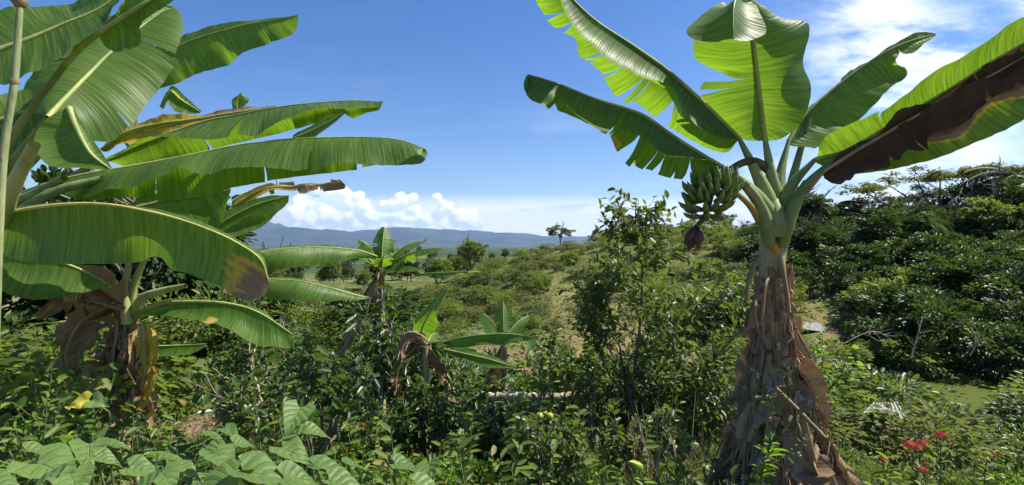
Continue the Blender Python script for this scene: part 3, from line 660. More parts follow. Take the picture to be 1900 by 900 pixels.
# L16 small curled blade
tleaf(lp, [(128, 200, 2.35), (142, 238, 2.32), (168, 284, 2.3), (208, 316, 2.3)], A=[(122, 200), (70, 235), (62, 270), (88, 306), (150, 312), (206, 318)], B=[(132, 195), (152, 228), (182, 272), (208, 312)], dA=-.06, dB=.04, seed=61, wave=.01, bulge=.04)
# more blades behind the front ones
tleaf(lp, [(-40, 330, 3.1), (20, 260, 3.15), (80, 190, 3.2), (130, 120, 3.25), (170, 60, 3.3)], A=[(-40, 340), (50, 300), (120, 240), (160, 170), (172, 62)], B=[(-40, 320), (0, 230), (50, 150), (110, 80), (170, 58)], dA=-.1, dB=.1, seed=63)
tleaf(lp, [(-40, 240, 2.9), (20, 215, 2.95), (70, 200, 3.0), (120, 195, 3.05), (165, 200, 3.1)], A=[(-40, 270), (10, 285), (70, 275), (120, 240), (165, 202)], B=[(-40, 200), (20, 170), (70, 165), (120, 172), (165, 198)], dA=-.1, dB=.1, seed=64)
tleaf(lp, [(300, 200, 3.6), (315, 170, 3.6), (335, 185, 3.6), (372, 208, 3.6)], A=[(298, 205), (305, 185), (330, 210), (370, 210)], B=[(302, 195), (318, 160), (345, 180), (374, 206)], dA=-.03, dB=.03, seed=65)
tleaf(lp, [(440, 205, 3.7), (440, 190, 3.7), (446, 172, 3.7)], A=[(432, 202), (430, 185), (446, 174)], B=[(448, 204), (462, 185), (447, 172)], dA=-.03, dB=.03, seed=66, mr=.004)
tleaf(lp, [(540, 258, 3.3), (570, 246, 3.3), (610, 226, 3.3), (650, 200, 3.3)], A=[(536, 262), (575, 258), (600, 242), (650, 204)], B=[(545, 250), (575, 235), (610, 215), (650, 198)], dA=-.03, dB=.03, seed=67, mr=.004)
tleaf(lp, [(-80, 470, 2.6), (0, 470, 2.62), (70, 478, 2.65), (140, 496, 2.7), (205, 530, 2.75)], A=[(-80, 500), (0, 540), (70, 555), (140, 550), (205, 534)], B=[(-80, 460), (0, 460), (70, 468), (140, 488), (206, 528)], dA=-.1, dB=.1, seed=68)
tleaf(lp, [(430, 385, 3.6), (490, 352, 3.6), (550, 346, 3.6), (600, 344, 3.6), (640, 342, 3.6)], A=[(440, 390), (500, 362), (550, 358), (600, 354), (640, 344)], B=[(430, 380), (490, 344), (550, 340), (610, 338), (640, 340)], dA=-.04, dB=.04, seed=69, dry=lambda t, u, s: .35+.6*t, name='dead_leaf', crumple=.01, tears=5)
def stick(root, pts, r, mat, name='petiole', sides=12):
    n = 40; V, Fc = tube(spline(np.array([P(*p) for p in pts]), np.linspace(0, 1, n)), np.interp(np.linspace(0, 1, n), np.linspace(0, 1, len(r)), r), sides)
    return link(name, mesh(name, V, Fc, mat), root)
stick(lp, [(-60, 470, 2.3), (-10, 420, 2.2), (18, 360, 2.1), (42, 310, 2.05), (64, 268, 2.0)], [.06, .045, .028, .020], M_PET2, 'cut_petiole')
stick(lp, [(-70, 460, 2.8), (10, 385, 2.6), (60, 362, 2.55), (120, 330, 2.5)], [.05, .03, .018], M_PET)
stick(lp, [(-70, 470, 2.7), (60, 380, 2.5), (110, 352, 2.5), (190, 332, 2.55)], [.05, .03, .018], M_PET)
# tall pale stalk in front
sk = tag(empty('tall_stalk', (P(-20, 900, 1.9)[0], 1.9, 0)), 'tall pale bare stalk with one swollen node, standing upright before the big leaves', 'plant stalk')
stick(sk, [(-30, 1200, 1.9), (-12, 700, 1.9), (0, 390, 1.9), (10, 260, 1.9), (27, 150, 1.9), (35, 40, 1.9), (40, -40, 1.9)], [.017, .016, .015, .014, .013, .012, .010], barkmat('stalk_pale', (.17, .21, .08), (.30, .33, .17), 14, .3, .6), 'stem')
V, Fc = tube(np.array([P(24, 158, 1.9), P(26, 152, 1.9), P(28, 146, 1.9)]), [.013, .017, .013], 12); link('node', mesh('node', V, Fc, M_MIDD), sk)
V, Fc = tube(np.array([P(36, 14, 1.9), P(36, 4, 1.9), P(37, -8, 1.9)]), [.013, .028, .02], 8); link('bract', mesh('bract', V, Fc, M_MIDD), sk)

# second, shorter plant
sp = tag(empty('banana_plant', P(238, 1000, 3.2)), 'short banana plant with a trunk wrapped in dry leaves, under the big shaded leaf', 'banana plant')
V, Fc = tube(spline(np.array([P(225, 980, 3.2), P(225, 800, 3.2), P(228, 680, 3.2), P(234, 570, 3.2), P(238, 535, 3.2)]), np.linspace(0, 1, 30)), np.linspace(.11, .05, 30), 14)
link('trunk', mesh('trunk', V, Fc, M_STEM), sp)
for pts in ([(230, 600, 3.15), (222, 545, 3.12), (190, 495, 3.1)], [(236, 600, 3.1), (232, 540, 3.08), (240, 480, 3.05)], [(242, 600, 3.15), (245, 540, 3.1), (270, 478, 3.05)], [(240, 600, 3.15), (262, 556, 3.1), (300, 540, 3.05), (345, 530, 3.0)]):
    stick(sp, pts, [.03, .024, .014], M_PET2)
tleaf(sp, [(262, 578, 3.1), (300, 564, 3.05), (350, 560, 3.0), (420, 563, 2.95), (480, 580, 2.92), (545, 622, 2.9)], A=[(265, 584), (310, 588), (350, 592), (400, 606), (450, 626), (500, 642), (538, 650), (546, 626)], B=[(262, 574), (300, 556), (350, 555), (420, 560), (482, 577), (546, 620)], dA=-.16, dB=.08, pet=[(240, 600, 3.15), (262, 578, 3.1)], seed=71, bulge=.04,
      dry=lambda t, u, s: .6*np.exp(-((t-.52)**2)/.002)*ss(.3, .7, u) if s == 0 else 0*t, label='drooping green leaf with one small rotten spot')
tleaf(sp, [(256, 640, 3.3), (290, 642, 3.3), (330, 641, 3.3), (383, 638, 3.3)], A=[(256, 648), (290, 662), (345, 659), (383, 642)], B=[(256, 638), (290, 640), (330, 639), (383, 637)], dA=-.05, dB=.03, seed=72, mr=.005)
sx_, sy_ = P(236, 450, 3.2)[:2]
rg = np.random.RandomState(19)
for k in range(13):
    az = rg.uniform(-2, 2); z0 = 1.25-rg.uniform(0, .55); n = 6
    pts = [(sx_+math.sin(az)*(.07+.10*i/n), sy_-math.cos(az)*(.07+.10*i/n), z0-.5*i/n*rg.uniform(.8, 1)) for i in range(n)]
    dead_blade(sp, 'dead_leaf', pts, rg.uniform(.06, .11), 400+k, face=(math.sin(az), -math.cos(az), .15), dry=.95 if k else .42)
dead_blade(sp, 'dead_leaf', [P(262, 600, 3.02), P(268, 660, 3.0), P(264, 730, 3.0), P(250, 760, 3.0)], .07, 420, dry=.5, crumple=.02)
for k, p4 in enumerate(([(225, 560), (180, 530), (150, 520), (140, 560)], [(228, 575), (170, 560), (110, 555), (70, 590)], [(215, 560), (150, 600), (120, 660), (150, 720)])):
    dead_blade(sp, 'dead_leaf', [P(x, y, 3.0-.05*i) for i, (x, y) in enumerate(p4)], .10, 430+k, dry=.9)

# ------------------------------------------------------------------ generic banana plants
def wprof(t, W): return W*np.minimum(1, (t/.10+.02)**.55)*(1-t**3.2)**.75
def free_leaf(root, c, az, el, L, W, droop, fold, seed, pet=.22, dry=None, **kw):
    n = 26; s = np.linspace(0, 1, n); th = el-droop*s**1.4
    st_ = np.stack([np.sin(az)*np.cos(th), np.cos(az)*np.cos(th), np.sin(th)], 1)*(L*(1+pet)/n)
    p = np.vstack([c, c+np.cumsum(st_, 0)]); k0 = int(n*pet/(1+pet)); mid = p[k0:]
    W *= 1.45; s = np.linspace(0, 1, len(mid)); tg = norm(np.gradient(mid, axis=0)); side = np.array((math.cos(az), -math.sin(az), 0.))[None]
    upv = norm(np.cross(side, tg)); upv *= np.sign(upv[:, 2:3]+1e-6)
    wv = wprof(s, W)[:, None]
    A = mid+(side*math.cos(fold)-upv*math.sin(fold))*wv; B = mid+(-side*math.cos(fold)-upv*math.sin(fold))*wv
    A += tg*wv*.25*(1-s[:, None]**2); B += tg*wv*.25*(1-s[:, None]**2)
    return leaf_object(root, mid, (A, B), p[:k0+1], seed=seed, dry=dry, mr=max(.0035, L*.006), pr=max(.006, L*.012), bulge=W*.15, wave=W*.06, nt=60, nu=6, **kw)
def free_banana(label, base, hgt, leaves, seed, stem_r=.07, lean=(0, 0), dead=0, group=None):
    root = tag(empty('banana_plant', base), label, 'banana plant', group)
    b = np.array(base, float); top = b+np.array((lean[0], lean[1], hgt))
    V, Fc = tube(np.linspace(b-[0, 0, .15], top, 12), np.linspace(stem_r, stem_r*.55, 12), 10)
    link('trunk', mesh('trunk', V, Fc, M_STEM), root)
    for i, lf in enumerate(leaves):
        az, el, L, W, dr, fo = lf[:6]; kw = lf[6] if len(lf) > 6 else {}
        free_leaf(root, top-[0, 0, .02*i*stem_r*4], R(az), R(el), L, W, R(dr*1.5), R(fo), seed*50+i, **{'tears': 3, 'gap': .2, 'flutter': .02, **kw})
    rg = np.random.RandomState(seed)
    for k in range(dead):
        az = rg.uniform(-2.6, 2.6); l = hgt*rg.uniform(.35, .7)
        pts = [top+np.array((math.sin(az)*(.5*stem_r+.12*i*l), -math.cos(az)*(.5*stem_r+.12*i*l), -.02-l*(i/4)**1.2)) for i in range(5)]
        dead_blade(root, 'dead_leaf', pts, l*.17, seed*77+k, face=(math.sin(az), -math.cos(az), .2))
    return root
def on_ground(px, d): x = (px-950)/F*d; return (x, d, hz(x, d))
# young plant in the middle; its crown shows at about (705,498), 5.5 m away
c5 = P(708, 500, 5.5)
yp = free_banana('young banana plant holding up fresh upright leaves before the far hills', (c5[0], c5[1], hz(c5[0], c5[1])), c5[2]-hz(c5[0], c5[1]),
    [(-5, 80, .42, .10, 20, 25), (-60, 62, .40, .09, 30, 25), (70, 58, .50, .10, 40, 20), (40, 45, .45, .10, 55, 30), (-110, 50, .35, .08, 30, 25), (100, 38, .62, .08, 30, 35), (160, 60, .35, .08, 60, 25), (20, 70, .35, .08, 25, 25), (120, 20, .45, .08, 25, 35)], 5, .05, dead=1)
tleaf(yp, [(700, 476, 5.4), (660, 464, 5.2), (600, 459, 5.0), (540, 460, 4.8), (480, 466, 4.6)], A=[(696, 480), (665, 480), (600, 490), (540, 498), (492, 497), (480, 468)], B=[(700, 474), (660, 461), (600, 456), (540, 457), (480, 464)], dA=-.1, dB=.1, seed=81, mr=.008, label='long pale leaf stretching towards the big plant')
tleaf(yp, [(684, 553, 4.4), (650, 545, 4.35), (620, 536, 4.3), (560, 522, 4.2), (492, 517, 4.1)], A=[(684, 555), (640, 556), (600, 558), (540, 557), (494, 552), (492, 520)], B=[(684, 551), (650, 542), (620, 532), (560, 518), (492, 514)], dA=-.1, dB=.08, seed=82, mr=.007)
tleaf(yp, [(770, 510, 5.4), (810, 506, 5.3), (850, 505, 5.2), (892, 503, 5.1)], A=[(770, 514), (810, 514), (850, 513), (892, 505)], B=[(770, 508), (810, 502), (850, 500), (892, 501)], dA=-.05, dB=.05, seed=83, mr=.005, tears=6)
# plant with dead leaf hanging, crown ~ (790,640), 4.2 m
c6 = P(790, 640, 4.3)
mp = free_banana('small banana plant with a dead leaf hanging beside an upright green one, in the shrubs', (c6[0], c6[1], hz(c6[0], c6[1])), c6[2]-hz(c6[0], c6[1]),
    [(95, 20, .38, .07, 40, 25), (-140, 15, .35, .07, 70, 40), (10, 30, .3, .07, 40, 30)], 6, .05, dead=1)
tleaf(mp, [(790, 632, 4.3), (782, 615, 4.25), (795, 585, 4.2), (812, 560, 4.2), (828, 535, 4.2)], A=[(790, 634), (768, 612), (770, 590), (795, 565), (826, 536)], B=[(790, 634), (812, 606), (810, 580), (822, 558), (830, 535)], dA=.1, dB=-.06, seed=84, mr=.008)
tleaf(mp, [(812, 640, 4.3), (850, 628, 4.2), (900, 621, 4.1), (950, 620, 4.0), (998, 628, 4.0)], A=[(812, 645), (850, 644), (900, 641), (950, 637), (998, 630)], B=[(812, 638), (850, 624), (900, 618), (950, 617), (998, 626)], dA=-.06, dB=.06, seed=85, mr=.007)
tleaf(mp, [(822, 648, 4.2), (860, 656, 4.0), (905, 666, 3.9), (958, 682, 3.8)], A=[(822, 652), (860, 668), (905, 682), (958, 684)], B=[(822, 646), (860, 650), (905, 658), (958, 680)], dA=-.05, dB=.05, seed=86, mr=.007)
for k, p4 in enumerate(([(785, 640), (758, 655), (738, 690), (735, 735)], [(790, 640), (762, 628), (745, 650), (742, 670)])):
    dead_blade(mp, 'dead_leaf', [P(x, y, 4.15-.04*i) for i, (x, y) in enumerate(p4)], .08, 480+k)
c7 = P(935, 640, 6.5)
free_banana('little banana plant with a tuft of upright leaves beyond the fallen stem', (c7[0], c7[1], hz(c7[0], c7[1])), c7[2]-hz(c7[0], c7[1]),
    [(-50, 65, .5, .11, 40, 25), (-5, 80, .5, .10, 20, 30), (45, 60, .5, .10, 40, 25), (95, 45, .5, .10, 40, 25), (-100, 45, .5, .10, 40, 25), (150, 50, .4, .09, 60, 25)], 7, .06, dead=1)
c8 = P(1015, 680, 5.6)
free_banana('small banana sucker with pale short leaves left of the slender citrus tree', (c8[0], c8[1], hz(c8[0], c8[1])), c8[2]-hz(c8[0], c8[1]),
    [(60, 50, .38, .10, 50, 20), (-30, 60, .42, .10, 40, 20), (110, 30, .34, .09, 40, 20), (170, 45, .3, .08, 40, 20)], 8, .05, dead=1)

# ================================================================== FOLIAGE TOOLS
LT = {   # leaf templates: x along, y across, z up; quads
 'oval': (np.array([[0, 0, 0], [.32, -.5, .10], [.72, -.42, .06], [1, 0, -.12], [.72, .42, .06], [.32, .5, .10]], float), np.array([[0, 1, 2, 3], [0, 3, 4, 5]])),
 'blade': (np.array([[0, -.5, 0], [0, .5, 0], [.5, .42, .10], [.5, -.42, .10], [1, .05, -.12], [1, -.05, -.12]], float), np.array([[0, 3, 2, 1], [3, 5, 4, 2]])),
 'quad': (np.array([[0, 0, 0], [.5, -.5, .08], [1, 0, -.08], [.5, .5, .08]], float), np.array([[0, 1, 2, 3]])),
}
def leaves(pos, dr, up, ln, wd, tpl='oval'):
    """many leaves at once; returns V, F"""
    TV, TF = LT[tpl]; n = len(pos)
    x = norm(dr); y = norm(np.cross(up, x)); z = np.cross(x, y)
    ln = np.broadcast_to(ln, (n,)); wd = np.broadcast_to(wd, (n,))
    V = pos[:, None]+TV[None, :, 0:1]*x[:, None]*ln[:, None, None]+TV[None, :, 1:2]*y[:, None]*(ln*wd)[:, None, None]+TV[None, :, 2:3]*z[:, None]*ln[:, None, None]
    Fc = TF[None]+(np.arange(n)*len(TV))[:, None, None]
    return V.reshape(-1, 3), Fc.reshape(-1, 4)
def rdir(rg, n): return norm(rg.normal(size=(n, 3)))
def branches(rg, base, d0, L, r, depth, nch, spread, upb=.15, wig=.18, nseg=6):
    """recursive branch skeleton: list of (points, radii, level)"""
    out = []
    def go(p, d, L, r, lev):
        pts = [p]; dd = d.copy()
        for i in range(nseg):
            dd = norm(dd+rg.normal(size=3)*wig/math.sqrt(nseg)*1.6+np.array((0, 0, upb))/nseg); pts.append(pts[-1]+dd*L/nseg)
        pts = np.array(pts); out.append((pts, np.linspace(r, r*.55, len(pts)), lev))
        if lev == 0: return
        k = rg.randint(nch[0], nch[1]+1)
        for c in range(k):
            f = rg.uniform(.3, 1) if c else 1.
            i = min(nseg, max(1, int(round(f*nseg)))); ax = norm(np.cross(dd, rdir(rg, 1)[0])); sp = rg.uniform(.5, 1)*spread*(1 if c else .5)
            nd = norm(dd*math.cos(sp)+ax*math.sin(sp))
            go(pts[i], nd, L*rg.uniform(.55, .8), r*.58*(1 if c else 1.15), lev-1)
    go(np.array(base, float), norm(np.array(d0, float)), L, r, depth)
    return out
def woody(br, sides=5): return cat([tube(p, r, sides if l else 4) for p, r, l in br])
def twig_leaves(rg, br, levels, step, ln, wd, droop=.2, face=.6, tpl='oval', spread=.9, jit=.0):
    ps, ds = [], []
    for p, r, l in br:
        if l > levels: continue
        L = np.linalg.norm(np.diff(p, axis=0), axis=1).sum(); n = max(2, int(L/step)); t = np.linspace(.12, 1, n)
        q = spline(p, t); tg = norm(np.gradient(q, axis=0)) if n > 1 else q*0+[0, 0, 1]
        sd = norm(np.cross(tg, rdir(rg, n))); ps.append(q+rg.normal(size=q.shape)*jit); ds.append(norm(tg*.55+sd*spread+np.array((0, 0, -droop))))
    ps = np.concatenate(ps); ds = np.concatenate(ds); n = len(ps)
    up = norm(np.array((0, 0, 1.))*face+rdir(rg, n)*.55)
    return leaves(ps, ds, up, ln*rg.uniform(.6, 1.15, n), wd, tpl)
def clumps(rg, n, cl, rad, centre, ln, wd, tpl='quad', flat=.55, shell=.55, csize=.28, face=.8, up_only=False):
    """n leaves gathered into cl clumps spread through an ellipsoid crown"""
    rad = np.array(rad, float); c = rdir(rg, cl); rr = rg.uniform(shell, 1, cl)[:, None]
    if up_only: c[:, 2] = np.abs(c[:, 2])
    cc = c*rr*rad; sz = rg.uniform(.6, 1.3, cl)*csize*rad.mean()
    k = rg.randint(0, cl, n); off = rdir(rg, n)*(rg.uniform(0, 1, n)**.45)[:, None]*sz[k][:, None]; off[:, 2] *= flat
    p = cc[k]+off+np.array(centre)
    d = norm(off+cc[k]*.25+rdir(rg, n)*.25*sz.mean()); d[:, 2] -= .25
    return leaves(p, d, norm(np.array((0, 0, 1.))*face+rdir(rg, n)*.6+off*.8/max(sz.mean(), .01)), ln*rg.uniform(.6, 1.3, n), wd, tpl)
def plant(kind, label, cat_, loc, group=None, rz=0): return tag(empty(kind, loc, rz), label, cat_, group)
def part(root, name, VF, mat, local=False, smooth=True):
    return link(name, mesh(name, VF[0], VF[1], mat, smooth), root, keep=not local)
def copy_tree(o, loc, rz, sc_, label=None, group=None):
    r = o.copy(); COL.objects.link(r); r.location = loc; r.pop('_src', None); r.rotation_euler = (0, 0, rz); r.scale = sc_ if isinstance(sc_, tuple) else (sc_,)*3
    if label: r['label'] = label
    if group: r['group'] = group
    for ch in o.children:
        c = ch.copy(); COL.objects.link(c); c.parent = r
    return r

# ------------------------------------------------------------------ citrus trees, coffee bush, near shrubs
def citrus():
    rg = np.random.RandomState(3); b = on_ground(1185, 4.2); top = P(1182, 395, 4.2)
    root = plant('citrus_tree', 'slender dark citrus tree rising above the ridge, with one thin straight stem', 'tree', b)
    b = np.array(b)
    main = spline(np.array([b, P(1176, 720, 4.2), P(1188, 600, 4.2), P(1192, 500, 4.2), P(1180, 430, 4.2), P(1180, 375, 4.2)]), np.linspace(0, 1, 30))
    br = [(main, np.linspace(.024, .005, 30), 3)]
    for k in range(52):
        f = rg.uniform(.30, .99) if k % 2 else rg.uniform(.72, .99); p = spline(main, [f])[0]; a = rg.uniform(0, 2*math.pi)
        L = .30*(1.05-f)**.6*rg.uniform(.6, 1.1)+.11
        br += branches(rg, p, (math.cos(a), math.sin(a)*.8, rg.uniform(.1, .7)), L, .009*(1.15-f)+.002, 1 if f > .6 else 2, (2, 3), .8, .2)
    for p1, L in (((1275, 650), .62), ((1080, 640), .62), ((1290, 600), .5), ((1090, 580), .5)):   # wider boughs
        q = P(*p1, 4.2); br += branches(rg, spline(main, [.3])[0], q-spline(main, [.3])[0], L, .014, 3, (3, 4), .7, .02)
    part(root, 'trunk', woody(br), M_BARK); part(root, 'crown', twig_leaves(rg, br, 2, .028, .072, .46, droop=.1), M_CITRUS)
    return root
citrus()
def shrub(label, px, d, hpx, nst, L, mats, seed, ln=.08, wd=.45, step=.03, spread=.7, lean=0., depth=3, name='shrub', cat_='shrub', r=.018, droop=.15, nch=(3, 4), upb=.25, y=None):
    rg = np.random.RandomState(seed); b = np.array(on_ground(px, d)); root = plant(name, label, cat_, b)
    br = []
    for k in range(nst):
        a = rg.uniform(0, 2*math.pi); s = rg.uniform(.15, spread)
        br += branches(rg, b+np.array((math.cos(a), math.sin(a), 0))*.03, (math.cos(a)*s+lean, math.sin(a)*s, 1), L*rg.uniform(.8, 1.15), r, depth, nch, .75, upb)
    mb, ml = mats
    part(root, 'stem', woody(br), mb); part(root, 'foliage', twig_leaves(rg, br, 1, step, ln, wd, droop=droop), ml)
    return root
CF = (M_BARKP, M_COFFEE)
shrub('dark glossy coffee bush with a pale bare trunk in front of the young banana plant', 690, 4.3, 0, 2, .66, CF, 11, ln=.115, wd=.42, step=.045, spread=.35, depth=3, droop=.5, r=.026, name='coffee_bush', cat_='bush')
shrub('dark coffee bush with drooping leaves and thin crooked trunk left of the pale trunk', 575, 3.6, 0, 2, .50, (M_BARK, M_COFFEE), 12, ln=.10, wd=.42, step=.042, spread=.4, depth=3, droop=.5, r=.022, name='coffee_bush', cat_='bush')
shrub('dark leafy coffee bush standing over the bare soil patch', 460, 4.6, 0, 3, .52, CF, 13, ln=.11, wd=.42, step=.045, spread=.5, depth=3, droop=.5, name='coffee_bush', cat_='bush')
shrub('dark coffee bush directly below the hanging dead leaf', 800, 4.6, 0, 3, .5, CF, 14, ln=.10, wd=.42, step=.05, spread=.6, depth=3, droop=.5, name='coffee_bush', cat_='bush')
shrub('dark many stemmed citrus bush fanning out to the left of the tall banana trunk', 1265, 4.6, 0, 7, .60, (M_BARK, M_CITRUS), 15, ln=.075, step=.032, spread=.9, depth=3, name='citrus_bush', cat_='bush')
shrub('dark citrus bush with loose open twigs left of the slender citrus tree', 1095, 4.9, 0, 5, .58, (M_BARK, M_CITRUS), 26, ln=.075, step=.036, spread=.8, depth=3, name='citrus_bush', cat_='bush')
shrub('dark citrus bush touching the left side of the dead leaf skirt', 1335, 4.3, 0, 4, .46, (M_BARK, M_CITRUS), 27, ln=.07, step=.036, spread=.7, depth=3, name='citrus_bush', cat_='bush')
shrub('dark low coffee bush around the stem of the small banana plant with the dead leaf', 790, 3.9, 0, 5, .34, (M_BARK, M_COFFEE), 29, ln=.085, step=.036, spread=.9, depth=3, name='coffee_bush', cat_='bush', droop=.4)
shrub('dark bush hiding the stems of the little banana plants', 900, 4.3, 0, 4, .36, (M_BARK, M_COFFEE), 28, ln=.09, step=.042, spread=.9, depth=3, name='coffee_bush', cat_='bush')
shrub('dark low citrus bush at the foot of the slender citrus tree', 1120, 3.7, 0, 5, .45, (M_BARK, M_CITRUS), 16, ln=.07, step=.03, spread=.9, depth=3, name='citrus_bush', cat_='bush')
shrub('bright yellow green bush lit by the sun beside the small banana sucker', 1065, 5.0, 0, 4, .62, (M_TWIG, M_BRIGHT), 17, ln=.09, wd=.6, step=.04, spread=.7, depth=3, name='leafy_bush', cat_='bush')
shrub('bright green bush seen just to the right of the banana trunk', 1500, 7.5, 0, 4, .95, (M_TWIG, M_BRIGHT), 18, ln=.13, wd=.55, step=.05, spread=.7, depth=2, name='leafy_bush', cat_='bush')
shrub('spindly thorny shrub with pale shoots at the picture\'s left edge', 40, 2.3, 0, 5, .55, (M_TWIG, M_BRIGHT), 19, ln=.045, wd=.5, step=.03, spread=.6, depth=2, name='thorny_shrub', cat_='shrub', r=.009, lean=.3)
shrub('sprawling dark leafy shrub in front of the short banana plant', 130, 2.7, 0, 5, .50, (M_TWIG, M_WEED), 20, ln=.085, wd=.5, step=.04, spread=.9, depth=2, r=.010)
shrub('wiry dark shrub between the short banana plant and the bare soil', 300, 2.7, 0, 3, .25, (M_TWIG, M_COFFEE), 21, ln=.06, wd=.5, step=.04, spread=.9, depth=2, r=.008)
shrub('thin leaning shrub with round fruit under its leaves', 985, 3.3, 0, 4, .36, (M_BARK, M_CITRUS), 22, ln=.07, step=.03, spread=.8, depth=3, r=.012)
# yellow-green fruits on the ground side of that bush
for k, (a, b_) in enumerate([(1008, 765), (1020, 772), (1001, 772)]):
    V = IV*.024*np.array((1, 1, .93))+P(a, b_, 3.2-.02*k)
    o = link('fruit', mesh('fruit', V, IF, plain('fruit_skin', (.30, .30, .05), .5))); tag(o, ['ripe yellow green citrus fruit, leftmost of three in the dark shrub', 'ripe yellow green citrus fruit, lowest right of three in the dark shrub', 'ripe yellow green citrus fruit, lowest left of three in the dark shrub'][k], 'fruit', 'citrus fruits in the shrub')
bpy.data.objects['fruit']['label'] = 'ripe yellow green citrus fruit, topmost of three in the dark shrub'
# fallen pale banana stem
ls = tag(link('fallen_stem', mesh('fallen_stem', *tube(spline(np.array([P(905, 738, 4.9), P(960, 736, 4.8), P(1030, 738, 4.7), P(1105, 732, 4.6)]), np.linspace(0, 1, 30)), .045*(1+.12*fbm1(np.linspace(0, 1, 30), 3, 9)), 12), barkmat('dry_stem', (.30, .24, .14), (.60, .52, .36), 16, .2))), 'pale dry banana stem lying across the slope among the bushes', 'fallen stem')
# weathered roofing sheets in the valley
def sheet(label, pts, mat, nm, thick=.02):
    A = np.array(pts, float); B = A-[0, 0, thick]
    V = np.concatenate([A, B]); o = link(nm, mesh(nm, V, [[0, 1, 2, 3], [7, 6, 5, 4], [0, 4, 5, 1], [1, 5, 6, 2], [2, 6, 7, 3], [3, 7, 4, 0]], mat, False)); return tag(o, label, nm.replace('_', ' '))
M_SHEET = plain('weathered_sheet', (.22, .23, .22), .8, .2)
sheet('grey weathered sheet lying on the bushes to the right of the banana trunk', [P(1486, 610, 22.8), P(1572, 621, 22.6), P(1566, 605, 23.6), P(1496, 597, 23.8)], M_SHEET, 'roof_sheet')
for q_ in ((1490, 610, 22.9), (1568, 620, 22.7), (1562, 606, 23.5), (1500, 599, 23.7)):
    a_ = P(*q_)-[0, 0, .02]; part(bpy.data.objects['roof_sheet'], 'post', tube(np.array([a_, a_*[1, 1, 0]+[0, 0, hz(a_[0], a_[1])-.1]]), .035, 6), M_BARKP)
sheet('pale ribbed panel half buried in the plants near the pond', [P(1600, 770, 7.6), P(1682, 782, 7.4), P(1664, 748, 8.2), P(1622, 750, 8.3)], M_SHEET, 'ribbed_panel')
pr = bpy.data.objects['ribbed_panel']; ribs = []
for k in range(9):
    f = k/8; a = P(1600, 770, 7.6)*(1-f)+P(1682, 782, 7.4)*f+[0, 0, .012]; b = P(1622, 750, 8.3)*(1-f)+P(1664, 748, 8.2)*f+[0, 0, .012]; ribs.append(tube(np.array([a, (a+b)/2, b]), .012, 6))
part(pr, 'rib', cat(ribs), plain('rib_white', (.30, .30, .29), .6))
# pale dead branches on the right
def deadbranch(label, pts, r, seed):
    rg = np.random.RandomState(seed); c = spline(np.array([P(*p) for p in pts]), np.linspace(0, 1, 14)); br = [(c, np.linspace(r, r*.3, 14), 2)]
    for k in range(9): br += branches(rg, c[rg.randint(3, 13)], norm(c[-1]-c[0])+rdir(rg, 1)[0]*.8, np.linalg.norm(c[-1]-c[0])*.3, r*.35, 0, (1, 2), .6)
    return tag(link('dead_branch', mesh('dead_branch', *woody(br), M_BARKP)), label, 'dead branch')
deadbranch('pale forked dead branch standing up out of the bushes on the right', [(1690, 665, 8.5), (1700, 630, 8.5), (1712, 590, 8.5)], .016, 1)
deadbranch('long thin grey dead branch arching over the bushes left of the forked one', [(1560, 640, 8.2), (1620, 615, 8.2), (1668, 640, 8.2)], .009, 2)
deadbranch('thin leaning dead branch with side twigs, at the far right', [(1800, 660, 8.8), (1815, 625, 8.8), (1806, 600, 8.8)], .012, 3)

# ------------------------------------------------------------------ plant kinds to repeat
def kind(name, label, cat_, build, group):
    root = plant(name, label, cat_, (0, 0, -500), group); build(root); root['_src'] = 1; return root
def bush_kind(seed, mat, ln, n=2600, rad=(1, 1, .8), mb=None, name='bush', cl=46, tpl='oval', wd=.5, csize=.30):
    def b(root):
        rg = np.random.RandomState(seed); br = []
        for k in range(5):
            a = rg.uniform(0, 6.28); br += branches(rg, (0, 0, -.15), (math.cos(a)*.7, math.sin(a)*.7, 1), .5*rad[2], .03, 2, (2, 3), .8, .2, nseg=4)
        part(root, 'stem', woody(br, 4), mb or M_BARK, True)
        part(root, 'foliage', clumps(rg, n, cl, rad, (0, 0, rad[2]*.75), ln, wd, tpl, csize=csize), mat, True)
    r = kind(name, 'leafy bush', 'bush', b, None); return r
K = {
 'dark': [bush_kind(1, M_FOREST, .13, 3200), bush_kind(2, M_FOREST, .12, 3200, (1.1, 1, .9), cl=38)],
 'olive': [bush_kind(3, M_SCRUB, .11, 2600, (1.1, 1, .62), name='scrub_bush'), bush_kind(4, M_SCRUB, .10, 2400, (1, 1, .7), name='scrub_bush', cl=34)],
 'weed': [bush_kind(5, M_WEED, .11, 2800, (1, 1, .6), mb=M_TWIG), bush_kind(6, M_WEED, .09, 3200, (1, 1, .75), mb=M_TWIG, tpl='oval', wd=.35)],
 'fresh': [bush_kind(7, M_BRIGHT, .13, 1800, (1, 1, .55), mb=M_TWIG)],
 'feather': [bush_kind(9, M_WEED, .075, 5200, (1.1, 1, .75), mb=M_TWIG, wd=.32, csize=.34), bush_kind(10, M_GRASS, .07, 5200, (1, 1, .7), mb=M_TWIG, wd=.35, cl=60)],
 'citrus': [bush_kind(8, M_CITRUS, .10, 3600, (1, 1, .85))],
}
